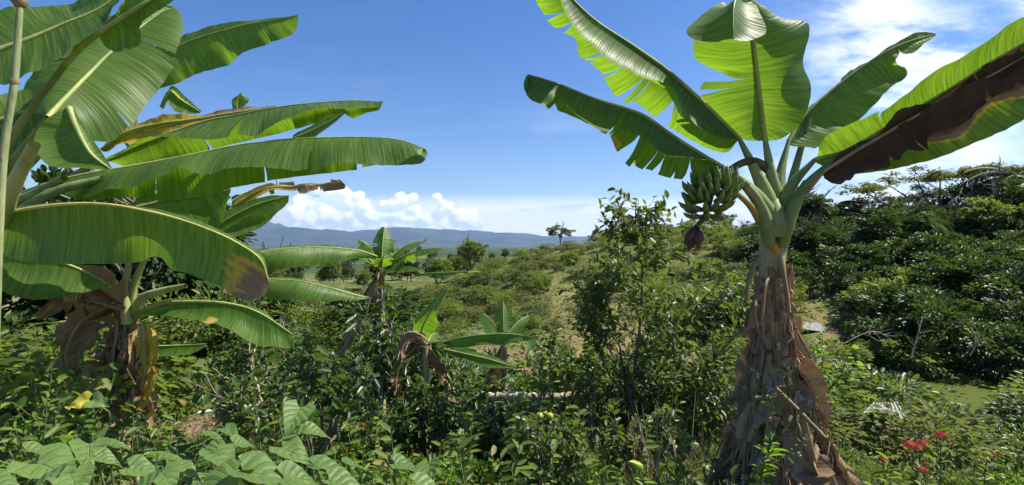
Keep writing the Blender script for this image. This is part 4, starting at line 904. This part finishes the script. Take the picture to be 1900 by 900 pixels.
def tree_kind(seed, mat, h, rad, ln, n=5200, cl=60, name='tree', flat=.5, shell=.4, csize=.26, base=.55):
    def b(root):
        rg = np.random.RandomState(seed)
        br = branches(rg, (0, 0, -.4), (.05, 0, 1), h*base, h*.028, 3, (3, 4), .75, .25, nseg=6)
        part(root, 'trunk', woody(br, 6), M_BARK, True)
        part(root, 'crown', clumps(rg, n, cl, rad, (0, 0, h-rad[2]), ln, .5, 'oval', flat=flat, shell=shell, csize=csize), mat, True)
    return kind(name, 'leafy tree', 'tree', b, None)
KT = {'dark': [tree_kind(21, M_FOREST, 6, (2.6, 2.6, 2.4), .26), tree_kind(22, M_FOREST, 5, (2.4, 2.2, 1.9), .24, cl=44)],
      'light': [tree_kind(23, M_WEED, 5, (2.3, 2.3, 1.8), .24)],
      'flat': [tree_kind(24, M_CANOPY, 5, (3.2, 3, 1.1), .22, cl=40, flat=.35, base=.6)]}
def palm_kind(seed):
    def b(root):
        rg = np.random.RandomState(seed); V, Fc = tube(np.array([(0, 0, -.5), (.1, 0, 1.5), (.15, .05, 3)]), [.16, .12, .10], 8); part(root, 'trunk', (V, Fc), M_BARK, True)
        ps, ds, us, rach = [], [], [], []
        for k in range(15):
            a = k*2.4+rg.uniform(-.2, .2); e = rg.uniform(.15, 1.1); s = np.linspace(0, 1, 22)[:, None]; th = e-1.5*s
            st_ = np.concatenate([np.cos(a)*np.cos(th), np.sin(a)*np.cos(th), np.sin(th)], 1)*(2.1/22); p = np.array((.15, .05, 3))+np.cumsum(st_, 0)
            rach.append(tube(p, np.linspace(.03, .008, 22), 4)); side = np.array((-math.sin(a), math.cos(a), 0)); tg = norm(st_)
            for sg in (-1, 1):
                for rep in (0, .5):
                    q = p[2:-1]+st_[2:-1]*rep; ps.append(q); ds.append(norm(side*sg+tg[2:-1]*.5-np.array((0, 0, .35)))); us.append(np.tile([0, 0, 1.], (len(q), 1)))
        part(root, 'frond', cat(rach+[leaves(np.concatenate(ps), np.concatenate(ds), np.concatenate(us), .5, .09, 'oval')]), M_FOREST, True)
    return kind('palm_tree', 'palm', 'palm tree', b, None)
KP = palm_kind(5)
USED = set(); KC = {}
prg = np.random.RandomState(77)
def put(src, px, d, s, label, group=None, dz=0., sz=None):
    x, y, z = on_ground(px, d)
    return putxy(src, x, y, s, label, group, dz, sz)
def putxy(src, x, y, s, label, group=None, dz=0., sz=None):
    if 'weed clump' in label and 'weed_clump' not in KC:
        KC['weed_clump'] = [copy_tree(k_, (0, 0, -500), 0, 1.) for k_ in K['weed']+K['fresh']]
        for k_ in KC['weed_clump']: k_.name = 'weed_clump'; k_['category'] = 'weed clump'; k_['_src'] = 1
    if 'weed clump' in label: src = KC['weed_clump'][prg.randint(3)]
    z = hz(x, y)+dz; scl = (s*prg.uniform(.9, 1.1), s*prg.uniform(.9, 1.1), s*(sz or 1)*prg.uniform(.9, 1.1)); rz = prg.uniform(0, 6.28)
    if src.name not in USED:
        USED.add(src.name); src.location = (x, y, z); src.rotation_euler = (0, 0, rz); src.scale = scl; src['label'] = label
        if group: src['group'] = group
        elif 'group' in src: del src['group']
        return src
    r = copy_tree(src, (x, y, z), rz, scl, label, group)
    if not group and 'group' in r: del r['group']
    return r
def inpond(x, y, m=1.15): return ((x-POND[0])/POND[2])**2+((y-POND[1])/POND[3])**2 < m
def scatter(n, kinds, u0, u1, d0, d1, s0, s1, label, group, seed, keep=None, mind=0., sz=None, dens=1.):
    rg = np.random.RandomState(seed); pts = []; tries = 0
    while len(pts) < n and tries < n*40:
        tries += 1; u = rg.uniform(u0, u1); y = (rg.uniform(0, 1)**dens)*(d1-d0)+d0; x = u*y
        if inpond(x, y): continue
        if keep and not keep(x, y, u): continue
        if any((x-a)**2+(y-b)**2 < (mind*y/d0 if False else mind)**2 for a, b in pts): continue
        pts.append((x, y)); putxy(kinds[rg.randint(len(kinds))], x, y, rg.uniform(s0, s1), label, group, sz=sz)
uu = lambda px: (px-950)/F
# ridge slope: olive scrub over the whole spur
scatter(110, K['olive'], uu(830), uu(1420), 26, 68, .55, 1.3, 'low olive and brown scrub bush on the grassy ridge slope', 'scrub bushes on the ridge slope', 31, mind=1.6, sz=.8)
scatter(36, K['weed'], uu(820), uu(1400), 24, 50, .9, 1.6, 'rounded green bush low on the grassy ridge slope', 'green bushes at the foot of the ridge', 32, mind=1.8)
# left middle: green bushes between the banana plants and the plain
scatter(50, K['dark']+K['weed'], uu(250), uu(860), 9, 30, .55, 1.1, 'dark green bush on the shady slope left of the ridge', 'bushes on the slope left of the ridge', 33, mind=1.0)
scatter(36, K['olive']+K['weed'], uu(380), uu(850), 26, 60, .7, 1.5, 'olive scrub bush in the hollow left of the ridge', 'scrub bushes in the hollow left of the ridge', 50, mind=2)
scatter(80, KT['dark']+KT['light'], uu(380), uu(900), 60, 220, .5, .9, 'round green tree in the lowland beyond the ridge', 'trees in the lowland beyond the ridge', 34, mind=5)
scatter(60, KT['dark'], uu(500), uu(1150), 220, 700, .8, 1.5, 'tiny dark tree far out on the plain', 'trees far out on the plain', 35, mind=12)
# right hillside forest
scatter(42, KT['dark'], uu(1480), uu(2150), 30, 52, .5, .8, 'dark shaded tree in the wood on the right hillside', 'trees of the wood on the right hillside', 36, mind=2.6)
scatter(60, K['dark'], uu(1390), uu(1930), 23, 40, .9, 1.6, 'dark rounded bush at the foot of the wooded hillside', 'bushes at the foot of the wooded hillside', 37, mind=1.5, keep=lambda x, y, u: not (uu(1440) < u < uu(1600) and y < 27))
for k, (px_, d, s_, lb) in enumerate([(1545, 40, .62, 'dark palm with arching fronds, leftmost on the wood\'s skyline'), (1600, 42, .60, 'dark palm with arching fronds, second from left on the wood\'s skyline'), (1655, 44, .75, 'dark palm under the spreading canopy tree'), (1495, 38, .6, 'dark palm near the banana trunk at the left end of the wood'), (1885, 36, .95, 'palm rising at the right edge of the wood'), (1720, 30, .5, 'short palm with pale shining fronds low in the wood')]):
    put(KP, px_, d, s_*1.55, lb)
put(KT['light'][0], 1850, 30, .72, 'paler olive tree standing out of the dark wood below the canopy tree')
put(KT['light'][0], 1505, 44, .72, 'light green feathery tree at the left end of the wood, behind the banana leaf stalks')
put(KT['flat'][0], 1040, 68, .62, 'flat topped tree alone on the ridge left of the slender citrus tree')
put(KT['flat'][0], 1325, 66, .85, 'spreading dark tree on the ridge just under the banana bunch')
put(KT['flat'][0], 1165, 66, .5, 'small flat tree on the ridge behind the slender citrus tree')
put(KT['light'][0], 1275, 64, .5, 'small round tree on the ridge left of the tree under the banana bunch')
put(KT['dark'][0], 1385, 62, .5, 'dark small tree on the ridge close to the banana trunk')
for k, (px_, s_, lb) in enumerate([(1790, .95, 'tall dark tree under the left part of the spreading canopy'), (1850, 1.05, 'tall dark tree behind the paler olive one'), (1915, 1.1, 'tall dark tree cut by the right edge'), (1690, .82, 'dark tree at the left rim of the spreading canopy')]):
    put(KT['dark'][k % 2], px_, 43, s_, lb)
# big umbrella canopy tree
def canopy_tree():
    rg = np.random.RandomState(8); b = np.array(on_ground(1760, 40)); root = plant('canopy_tree', 'tall spreading tree with layered flat boughs of pale leaves over the dark wood', 'tree', b)
    fork = P(1750, 395, 40); br = [(spline(np.array([b-[0, 0, .4], (b+fork)/2+[.3, 0, 0], fork]), np.linspace(0, 1, 12)), np.linspace(.30, .2, 12), 3)]
    pads = [(1600, 352, 39, 1.0, 60), (1650, 345, 40, 1.6, 80), (1700, 330, 41, 1.9, 120), (1745, 322, 40, 2.0, 140), (1790, 325, 42, 2.0, 140), (1840, 318, 40, 2.0, 120), (1885, 310, 41, 2.0, 100), (1930, 315, 41, 2, 100),
            (1625, 372, 41, 1.3, 80), (1680, 365, 42, 1.7, 100), (1740, 360, 43, 1.6, 80), (1810, 352, 43, 1.8, 100), (1870, 345, 42, 2.0, 120), (1920, 350, 42, 2, 120), (1850, 375, 41, 2.0, 140), (1900, 385, 41, 2.2, 150), (1700, 390, 42, 2, 130), (1790, 392, 41, 2.0, 130)]
    P_, D_, U_ = [], [], []
    for x, y, d, r, n in pads:
        c = P(x, y, d); mid = (fork+c)/2+rg.normal(size=3)*.25-[0, 0, .3]
        br.append((spline(np.array([fork+rg.normal(size=3)*.1, mid, c]), np.linspace(0, 1, 10)), np.linspace(.12, .03, 10), 1))
        m_ = n*9; a = rg.uniform(0, 6.28, m_); rr = r*rg.uniform(0, 1, m_)**.5
        k = rg.randint(0, 18, m_); ka = rg.uniform(0, 6.28, 18); kr = r*rg.uniform(.1, 1, 18)**.5
        px_ = np.stack([np.cos(ka)[k]*kr[k]*1.25, np.sin(ka)[k]*kr[k], rg.normal(size=18)[k]*.16], 1)+rg.normal(size=(m_, 3))*[.26, .26, .10]
        P_.append(c+px_); D_.append(norm(px_*[1, 1, .2]+rg.normal(size=(m_, 3))*[.5, .5, .1])); U_.append(norm(np.array((0, 0, 1.))+rg.normal(size=(m_, 3))*.35))
    part(root, 'trunk', woody(br, 6), M_BARK)
    part(root, 'crown', leaves(np.concatenate(P_), np.concatenate(D_), np.concatenate(U_), .24, .5), M_CANOPY)
canopy_tree()
# right middle: sunlit feathery bushes between trunk, pond and wood
scatter(46, K['weed']+K['feather']+K['citrus']+K['olive'], uu(1470), uu(2000), 6.3, 9.5, .35, .95, 'leafy green bush on the sunny bank right of the banana trunk', 'bushes on the sunny bank by the pond', 38, mind=.55, sz=.9, keep=lambda x, y, u: not (uu(1705) < u < uu(1915) and y > 6.9) and not (uu(1575) < u < uu(1705) and 5.8 < y < 8.2))
scatter(34, K['feather']+K['citrus']+K['dark']+K['weed'], uu(1440), uu(2000), 9.2, 12.4, .8, 1.6, 'big leafy bush hiding the near edge of the pond', 'big bushes hiding the near edge of the pond', 48, mind=.9, sz=.9, keep=lambda x, y, u: not (uu(1685) < u < uu(1935)))
scatter(44, K['dark']+K['dark']+K['weed'], .75, 1.02, 13, 27, .9, 1.6, 'dark bush on the slope right of the pond', 'bushes on the slope right of the pond', 49, mind=1.3, keep=lambda x, y, u: x > 15.5)
scatter(64, K['weed']+K['feather']+K['dark'], uu(1330), uu(1960), 18.2, 27, .7, 1.25, 'bush on the far bank of the pond', 'bushes on the far bank of the pond', 39, mind=1.1, keep=lambda x, y, u: not (uu(1455) < u < uu(1600) and y > 19.5))
scatter(30, K['citrus']+K['dark'], uu(830), uu(1400), 7, 12, .5, .9, 'dark bush behind the slender citrus tree', 'bushes behind the slender citrus tree', 40, mind=.7)
scatter(24, K['dark']+K['weed'], uu(560), uu(1000), 6, 9.5, .35, .6, 'leafy bush among the small banana plants', 'bushes among the small banana plants', 41, mind=.5)
scatter(16, K['dark']+K['weed'], uu(-150), uu(420), 6, 12, .7, 1.3, 'shaded bush behind the big banana plant', 'bushes behind the big banana plant', 42, mind=.8)
scatter(34, K['weed'], uu(430), uu(1450), 3.1, 5.4, .16, .34, 'small leafy weed clump in the undergrowth between the two banana plants', 'weed clumps in the undergrowth', 43, mind=.25)
scatter(34, K['weed']+K['fresh'], uu(1560), uu(1960), 3.4, 6.8, .18, .38, 'small leafy weed clump right of the banana trunk', 'weed clumps right of the banana trunk', 44, mind=.3)
put(KT['dark'][1], 215, 9.5, .80, 'dark tree behind the curled leaf and the yellow dying one'); put(KT['dark'][1], 310, 9.0, .72, 'dark tree glimpsed behind the yellow dying leaf'); put(KT['dark'][0], 455, 11, .45, 'dark tree behind the long banana leaves at the horizon')
put(KT['dark'][0], 70, 9.0, .78, 'dark tree in the gap between the big leaf stalks')
for root in [o for o in list(COL.objects) if o.get('_src')]:
    del root['_src']
    if root.name not in USED:
        for c in list(root.children): bpy.data.objects.remove(c)
        bpy.data.objects.remove(root)

# ================================================================== FOREGROUND
# low ground cover: countless small leaves over the slope, thinner on the bare soil
def ground_cover(name, n, u0, u1, d0, d1, ln, wd, hmax, mat, seed, tpl='oval', bare=True, upright=.4, flat=1.):
    rg = np.random.RandomState(seed); y = d0+(d1-d0)*rg.uniform(0, 1, n)**1.3; x = rg.uniform(u0, u1, n)*y
    dn = vnoise2(x, y, seed+1, 3, .8); keep = rg.uniform(-1.1, 1.6, n) < dn+.55
    if bare: keep &= ~((((x/y+.63)/.075)**2+((y-6.9)/2.1)**2 < 1) & (rg.uniform(0, 1, n) < .82))
    keep &= ((x-POND[0])/POND[2])**2+((y-POND[1])/POND[3])**2 > 1.05
    keep &= (np.hypot(x-tx, y-ty) > .1)
    x, y = x[keep], y[keep]; dn = dn[keep]; n = len(x); z = H(x, y)+rg.uniform(0, 1, n)**1.3*hmax*np.clip(.6+dn*.8, .15, 1.5)
    a = rg.uniform(0, 6.28, n); d = norm(np.stack([np.cos(a), np.sin(a), rg.uniform(-.4, upright*2, n)], 1))
    V, Fc = leaves(np.stack([x, y, z], 1), d, norm(np.array((0, 0, 1.))*flat+rdir(rg, n)*.6), ln*rg.uniform(.5, 1.3, n), wd, tpl)
    return tag(link(name, mesh(name, V, Fc, mat)), kind='stuff')
ground_cover('undergrowth', 70000, -1.15, 1.15, 2.0, 15, .055, .5, .22, M_WEED, 1)
ground_cover('undergrowth', 16000, -1.1, 1.1, 2.0, 8, .09, .5, .35, M_CITRUS, 2)
ground_cover('undergrowth', 60000, -1.2, 1.6, 14, 40, .16, .5, .5, M_WEED, 4, bare=False)
ground_cover('undergrowth', 26000, -.6, 1.3, 26, 80, .26, .5, .3, M_SCRUB, 5, bare=False)
ground_cover('leaf_litter', 9000, -1.0, .4, 2.5, 9, .07, .45, .02, M_DEADL, 6, bare=False)
def grass(name, n, u0, u1, d0, d1, h, mat, seed, wd=.03):
    rg = np.random.RandomState(seed); nt = n//14; yt = rg.uniform(d0, d1, nt); xt = rg.uniform(u0, u1, nt)*yt
    k = rg.randint(0, nt, n); x = xt[k]+rg.normal(size=n)*.05; y = yt[k]+rg.normal(size=n)*.05; hh = h*rg.uniform(.4, 1.15, n)*(.6+.5*rg.uniform(0, 1, nt)[k])
    a = rg.uniform(0, 6.28, n); lean = rg.uniform(.05, .5, n); p0 = np.stack([x, y, H(x, y)], 1)
    hd = np.stack([np.cos(a), np.sin(a), 0*a], 1); sd = np.stack([-np.sin(a), np.cos(a), 0*a], 1)
    rows = []
    for f in (0, .35, .7, 1.0):
        c = p0+hd*(lean*hh*f**2)[:, None]+np.array((0, 0, 1.))*(hh*f*(1-.25*lean*f))[:, None]; w_ = (wd*h*.45*(1-f**1.6)+.0006)
        rows += [c-sd*w_, c+sd*w_]
    V = np.stack(rows, 1).reshape(-1, 3); b = (np.arange(n)*8)[:, None, None]
    Fc = (np.array([[0, 1, 3, 2], [2, 3, 5, 4], [4, 5, 7, 6]])[None]+b).reshape(-1, 4)
    return tag(link(name, mesh(name, V, Fc, mat)), kind='stuff')
grass('grass', 5200, uu(1080), uu(1345), 2.5, 4.4, .42, M_GRASS, 1)
grass('grass', 6500, uu(1560), uu(1990), 2.3, 4.6, .36, M_GRASS, 2)
grass('grass', 6000, uu(780), uu(1150), 2.6, 4.6, .26, M_GRASS, 3)
grass('grass', 9000, uu(1150), uu(1950), 4.4, 9, .34, M_GRASS, 4)
grass('grass', 5000, uu(-100), uu(800), 2.6, 6, .16, M_GRASS, 5)

# broad heart leaved plants along the bottom left
def heart(c, d, up, L, seed):
    rg = np.random.RandomState(seed); x = norm(np.array(d, float)); y = norm(np.cross(np.array(up, float), x)); z = np.cross(x, y)
    n = 13; s = np.linspace(0, 1, n); half = np.interp(s, [0, .06, .16, .3, .5, .7, .88, 1], [.22, .38, .45, .40, .28, .16, .05, .0])
    V = []
    for q in np.linspace(-1, 1, 9):
        back = .20*np.abs(q)**1.3*(1-s)**3                       # lobes reach back past the stalk
        zz = .16*np.abs(q)*half*2-.22*s**2+.02*np.sin(s*9+q*3+seed)+.022*np.sin(s*26-np.abs(q)*5)*np.abs(q)*(1-s)
        V.append(np.array(c)+(s-back)[:, None]*L*x+(q*half*L)[:, None]*y+(zz*L)[:, None]*z)
    V = np.array(V).reshape(-1, 3); i = np.arange(8)[:, None]*n; j = np.arange(n-1)[None]
    return V, np.stack([i+j, i+n+j, i+n+j+1, i+j+1], -1).reshape(-1, 4)[:, ::-1]
HUV = np.array([(q, s) for q in np.linspace(-1, 1, 9) for s in np.linspace(0, 1, 13)])
def heart_mat():
    m, t = newmat('heart_leaf'); g = t.n('ShaderNodeNewGeometry'); p = g.outputs['Position']; oi = t.n('ShaderNodeObjectInfo')
    n = t.noise(p, 26, 4, .6); f = t.math('ADD', t.math('MULTIPLY', n, .6), t.math('MULTIPLY', oi.outputs['Random'], .5), clamp=True)
    c = t.mix(f, (.062, .125, .030), (.150, .240, .070)); c = t.mix(t.step(t.noise(p, 38, 3), .64, .69), c, (.10, .07, .03))
    uvx = t.n('ShaderNodeSeparateXYZ'); t.l(t.n('ShaderNodeUVMap').outputs[0], uvx.inputs[0]); ax = t.math('ABSOLUTE', uvx.outputs[0])
    fr = t.math('ABSOLUTE', t.math('SUBTRACT', t.math('FRACT', t.math('SUBTRACT', t.math('MULTIPLY', uvx.outputs[1], 5.5), t.math('MULTIPLY', ax, 1.7))), .5))
    lat = t.math('MULTIPLY', t.step(fr, .07, .0), t.step(ax, 1, .5)); vein = t.math('MAXIMUM', lat, t.step(ax, .07, .02)); net = t.noise(p, 140, 2)
    c = t.mix(t.math('MULTIPLY', vein, .55), c, (.20, .30, .10)); c = t.mix(t.math('MULTIPLY', t.step(net, .45, .7), .35), c, (.04, .09, .02))
    bp = t.n('ShaderNodeBump'); bp.inputs['Strength'].default_value = .7; bp.inputs['Distance'].default_value = .006; t.l(t.math('SUBTRACT', t.math('MULTIPLY', fr, 1.0), vein), bp.inputs['Height'])
    tr = t.n('ShaderNodeBsdfTranslucent'); tr.inputs[0].default_value = (.28, .46, .05, 1); mx = t.n('ShaderNodeMixShader'); mx.inputs[0].default_value = .32
    t.l(bsdf(t, c, .5, .35, bp.outputs[0]), mx.inputs[1]); t.l(tr.outputs[0], mx.inputs[2]); return finish(t, m, mx.outputs[0])
M_HL = heart_mat()
heart_groups = [
 ('broad heart leaved plant whose tall central leaf folds down, in the middle of the patch', [(545, 765, 1.75, .17, -1.6), (530, 800, 1.7, .16, 2.6), (590, 790, 1.8, .13, .6), (550, 830, 1.6, .17, -.4), (500, 775, 1.9, .12, 2.9)]),
 ('heart leaved plant with insect eaten leaves spread flat at the bottom edge', [(500, 872, 1.35, .22, .1), (440, 868, 1.38, .16, 3.0), (415, 845, 1.5, .16, -.8), (390, 890, 1.3, .17, -2.4), (560, 875, 1.4, .15, .9)]),
 ('heart leaved plant with a big upward leaf right of the folded one', [(620, 858, 1.5, .17, .5), (665, 852, 1.6, .12, 1.2), (650, 888, 1.35, .16, .1), (600, 835, 1.7, .12, -2.9)]),
 ('heart leaved plant near the left bottom corner, its leaves overlapping', [(105, 862, 1.4, .22, -.3), (60, 890, 1.3, .18, 2.7), (30, 850, 1.5, .14, 1.9), (140, 890, 1.3, .15, -.9), (10, 885, 1.3, .15, .4), (80, 825, 1.7, .13, .9)]),
 ('heart leaved plant with one pale upright leaf under the short banana plant', [(165, 832, 1.65, .17, -1.1), (200, 840, 1.6, .12, .2), (130, 800, 1.8, .13, 2.4), (225, 815, 1.8, .11, .9)]),
 ('pair of thin stalks with pale pointed leaves, right end of the heart leaved patch', [(755, 852, 1.7, .13, .2), (795, 868, 1.55, .12, -1.5), (800, 892, 1.4, .14, .1), (775, 885, 1.5, .10, 2.9)]),
 ('heart leaved plant with smaller leaves between the corner plant and the insect eaten one', [(270, 860, 1.5, .13, .4), (310, 880, 1.4, .14, -.9), (250, 890, 1.35, .14, 2.8), (330, 840, 1.65, .12, 1.0), (290, 830, 1.7, .10, 2.1), (350, 862, 1.5, .12, -.2)]),
 ('heart leaved plant lying low behind the insect eaten one', [(400, 800, 2.0, .14, .2), (430, 790, 2.1, .12, -.5), (360, 815, 1.95, .13, 2.9), (455, 812, 1.9, .12, .8), (385, 830, 1.8, .12, -2.2)])]
for gi, (lab, lf) in enumerate(heart_groups):
    c0 = np.mean([P(x, y, d) for x, y, d, _, _ in lf], 0); rt = np.array((c0[0], c0[1]+.12, hz(c0[0], c0[1])))
    root = plant('broad_leaved_plant', lab, 'plant', rt, 'broad leaved plants along the bottom edge'); rg = np.random.RandomState(500+gi); stems = []
    for k, (x, y, d, L, a) in enumerate(lf):
        L *= .72; c = P(x, y+12, d); hd = np.array((math.cos(a), -abs(math.sin(a))*.6 if a < 0 else math.sin(a)*.6, -.25)); hd = norm(hd); c = c-hd*L*.45
        up = norm(np.array((rg.uniform(-.3, .5), rg.uniform(-.30, .15), 1))); V, Fc = heart(c, hd, up, L, gi*10+k)
        link('leaf', mesh('leaf', V, Fc, M_HL, uv=HUV), root)
        stems.append(tube(spline(np.array([rt-[0, 0, .02], rt*.45+c*.55+rg.normal(size=3)*.03+[0, 0, .08], c]), np.linspace(0, 1, 14)), np.linspace(.006, .003, 14), 6))
    part(root, 'stem', cat(stems), M_TWIG)
# general mass of heart leaves filling the patch beneath
def heart_fill():
    rg = np.random.RandomState(60); parts = []
    for k in range(210):
        x, y = rg.uniform(-40, 820), rg.uniform(815, 985); d = rg.uniform(1.7, 2.6)*(1.25-.35*(y-795)/165)
        if y < 800+abs(x-420)*.03: continue
        a = rg.uniform(0, 6.28); parts.append(heart(P(x, y, d)-[0, 0, .08], (math.cos(a), math.sin(a), -.25), (rg.uniform(-.3, .4), -.3, 1), rg.uniform(.035, .085), 1000+k))
    return cat(parts)
tag(link('creeper_foliage', mesh('creeper_foliage', *heart_fill(), M_HL, uv=np.tile(HUV, (len(heart_fill()[0])//len(HUV), 1)))), kind='stuff')
# yellow leaf on a thin shoot, left
yl = plant('yellowing_shoot', 'thin curved green shoot with one bright yellow leaf, low on the left', 'plant', (P(200, 850, 2.0)[0], 2.0, hz(P(200, 850, 2.0)[0], 2.0)))
V, Fc = tube(spline(np.array([list(yl.location), P(185, 830, 2.0), P(205, 780, 1.98), P(195, 758, 1.95), P(160, 745, 1.9)]), np.linspace(0, 1, 24)), .004, 6); part(yl, 'stem', (V, Fc), M_TWIG)
part(yl, 'leaf', heart(P(165, 742, 1.9), (-1, -.3, -.25), (0, -.9, .5), .075, 3), plain('leaf_yellow', (.55, .48, .04), .5))
part(yl, 'leaf', heart(P(172, 742, 1.9), (1, -.3, -.2), (0, -.7, .6), .075, 4), M_HL)
# flowering plants right
M_RED = leafmat('petal_red', (.42, .045, .045), (.60, .12, .10), (.7, .1, .08), .3, .5, .3)
def flowering(label, px, d, heads, seed):
    b = np.array(on_ground(px, d)); root = plant('flowering_plant', label, 'flowers', b, 'red flowering plants'); rg = np.random.RandomState(seed); br = []
    for x, y, dd, r in heads:
        c = P(x, y, dd); st_ = spline(np.array([b, (b+c)/2+rg.normal(size=3)*.03, c]), np.linspace(0, 1, 10)); br.append((st_, np.linspace(.006, .003, 10), 0))
        n = 46; o = rdir(rg, n); o[:, 2] = np.abs(o[:, 2])*.6; p = c+o*r*rg.uniform(.5, 1, (n, 1)); VF = []
        for k in range(4):
            a = k*math.pi/2; t1 = norm(np.cross(o, [.3, .2, 1])); t2 = np.cross(o, t1); VF.append(leaves(p, t1*math.cos(a)+t2*math.sin(a)+o*.25, o, r*.34, .55, 'quad'))
        part(root, 'flower_head', cat(VF), M_RED)
    for k in range(4): br += branches(rg, b, (rg.uniform(-.6, .6), rg.uniform(-.6, .6), 1), .22, .006, 1, (2, 3), .7, .2)
    part(root, 'stem', woody(br, 4), M_TWIG); part(root, 'foliage', twig_leaves(rg, br, 1, .02, .07, .38), M_WEED)
flowering('flowering plant with the widest red flower heads, left of the other red ones', 1700, 3.6, [(1688, 827, 3.5, .045), (1712, 824, 3.5, .04), (1700, 832, 3.45, .035)], 1)
flowering('flowering plant with one tall red flower head, topmost of the red ones', 1748, 3.8, [(1746, 809, 3.7, .040), (1738, 803, 3.8, .022)], 2)
flowering('flowering plant with low faded red heads beneath the wide ones', 1715, 3.2, [(1712, 873, 3.1, .028), (1718, 862, 3.15, .02)], 3)
flowering('small red flower head alone close to the trunk side', 1640, 3.5, [(1640, 853, 3.45, .022)], 4)
flowering('single small red flower furthest from the trunk in the grass', 1843, 3.7, [(1843, 843, 3.6, .018)], 5)
# weed with tiny pale flowers in front of the trunk
def trunk_weed():
    rg = np.random.RandomState(12); b = np.array((P(1440, 900, 2.45)[0], 2.45, hz(1.2, 2.45))); root = plant('flowering_weed', 'branching weed with tiny pale flowers standing against the dead leaf skirt', 'weed', b)
    main = spline(np.array([b, P(1425, 860, 2.45), P(1450, 790, 2.42), P(1432, 735, 2.4)]), np.linspace(0, 1, 16)); br = [(main, np.linspace(.006, .003, 16), 2)]
    for k in range(14): br += branches(rg, main[rg.randint(6, 16)], (rg.uniform(-1, 1), rg.uniform(-.5, .3), rg.uniform(.4, 1.2)), .13, .003, 1, (2, 3), .7, .1)
    part(root, 'stem', woody(br, 4), M_TWIG); part(root, 'foliage', twig_leaves(rg, br, 1, .022, .035, .35), M_WEED)
    tips = np.array([p[-1] for p, r, l in br if l == 0]); tips = np.repeat(tips, 7, 0)+rg.normal(size=(len(tips)*7, 3))*.006
    part(root, 'blossoms', leaves(tips, rdir(rg, len(tips)), rdir(rg, len(tips)), .011, .8, 'quad'), plain('pale_petals', (.42, .40, .30), .7))
trunk_weed()
def spiky():
    rg = np.random.RandomState(13); b = np.array((P(1420, 900, 2.2)[0], 2.2, hz(1.1, 2.2))); root = plant('narrow_leaved_weed', 'upright weed with whorls of narrow pale leaves at the foot of the dead leaf skirt', 'weed', b)
    main = spline(np.array([b, P(1412, 900, 2.2), P(1424, 850, 2.2), P(1432, 818, 2.18)]), np.linspace(0, 1, 20)); m2 = main[8:]; n = 110; t_ = rg.uniform(.35, 1, n)
    part(root, 'stem', tube(main, .004, 5), M_TWIG); p = spline(main, t_); a = rg.uniform(0, 6.28, n)
    part(root, 'foliage', leaves(p, np.stack([np.cos(a), np.sin(a), rg.uniform(.1, 1, n)], 1), np.tile([0, 0, 1.], (n, 1)), .07*rg.uniform(.6, 1.1, n), .10, 'oval'), M_BRIGHT)
spiky()
# thin pale stalks of tall dry grass
grass('dry_grass', 160, uu(1170), uu(1330), 2.6, 3.6, .8, M_DEADL, 8, wd=.008)
# other weeds pushing up between the broad leaves
def mixed_weed(label, px, py, d, seed, mat, ln, wd=.35):
    rg = np.random.RandomState(seed); tip = P(px, py, d); b = np.array((tip[0], tip[1], hz(tip[0], tip[1]))); root = plant('leafy_weed', label, 'weed', b); br = []
    for k in range(4):
        t1 = tip+rg.normal(size=3)*[.10, .06, .05]; c = spline(np.array([b+rg.normal(size=3)*[.02, .02, 0], (b+t1)/2+rg.normal(size=3)*.03, t1]), np.linspace(0, 1, 12)); br.append((c, np.linspace(.005, .002, 12), 0))
    part(root, 'stem', woody(br, 4), M_TWIG); part(root, 'foliage', twig_leaves(rg, br, 1, .022, ln, wd, droop=.1), mat)
for k, (x, y, d, m_, ln, lb) in enumerate([(250, 800, 1.9, M_WEED, .06, 'small leafy weed just left of the dark small leaved creeper'), (330, 805, 2.0, M_BRIGHT, .05, 'fresh green weed at the lower end of the bare soil'), (480, 745, 2.2, M_WEED, .06, 'weed rising behind the folded broad leaf'),
      (640, 780, 2.1, M_BRIGHT, .05, 'weed with fresh pale shoots right of the folded broad leaf'), (710, 820, 1.9, M_WEED, .07, 'weed between the two right hand groups of broad leaves'), (850, 820, 2.2, M_WEED, .07, 'dark weed right of the last broad leaves'),
      (900, 850, 2.0, M_WEED, .08, 'long leaved weed at the bottom, midway between the broad leaves and the trunk'), (985, 860, 2.1, M_GRASS, .08, 'pale narrow leaved weed at the bottom, below the citrus fruits'), (1080, 850, 2.2, M_WEED, .07, 'weed at the bottom below the fallen stem\'s right end'),
      (1180, 870, 2.2, M_BRIGHT, .06, 'bright weed among the tall grass left of the trunk'), (60, 760, 1.9, M_WEED, .06, 'weed over the corner broad leaves'), (1655, 880, 2.4, M_WEED, .07, 'weed below the small lone red flower'), (1810, 880, 2.5, M_WEED, .06, 'weed at the bottom right below the furthest red flower'), (1260, 800, 2.6, M_WEED, .07, 'weed standing in front of the fanning citrus bush')]):
    mixed_weed(lb, x, y, d, 900+k, m_, ln)
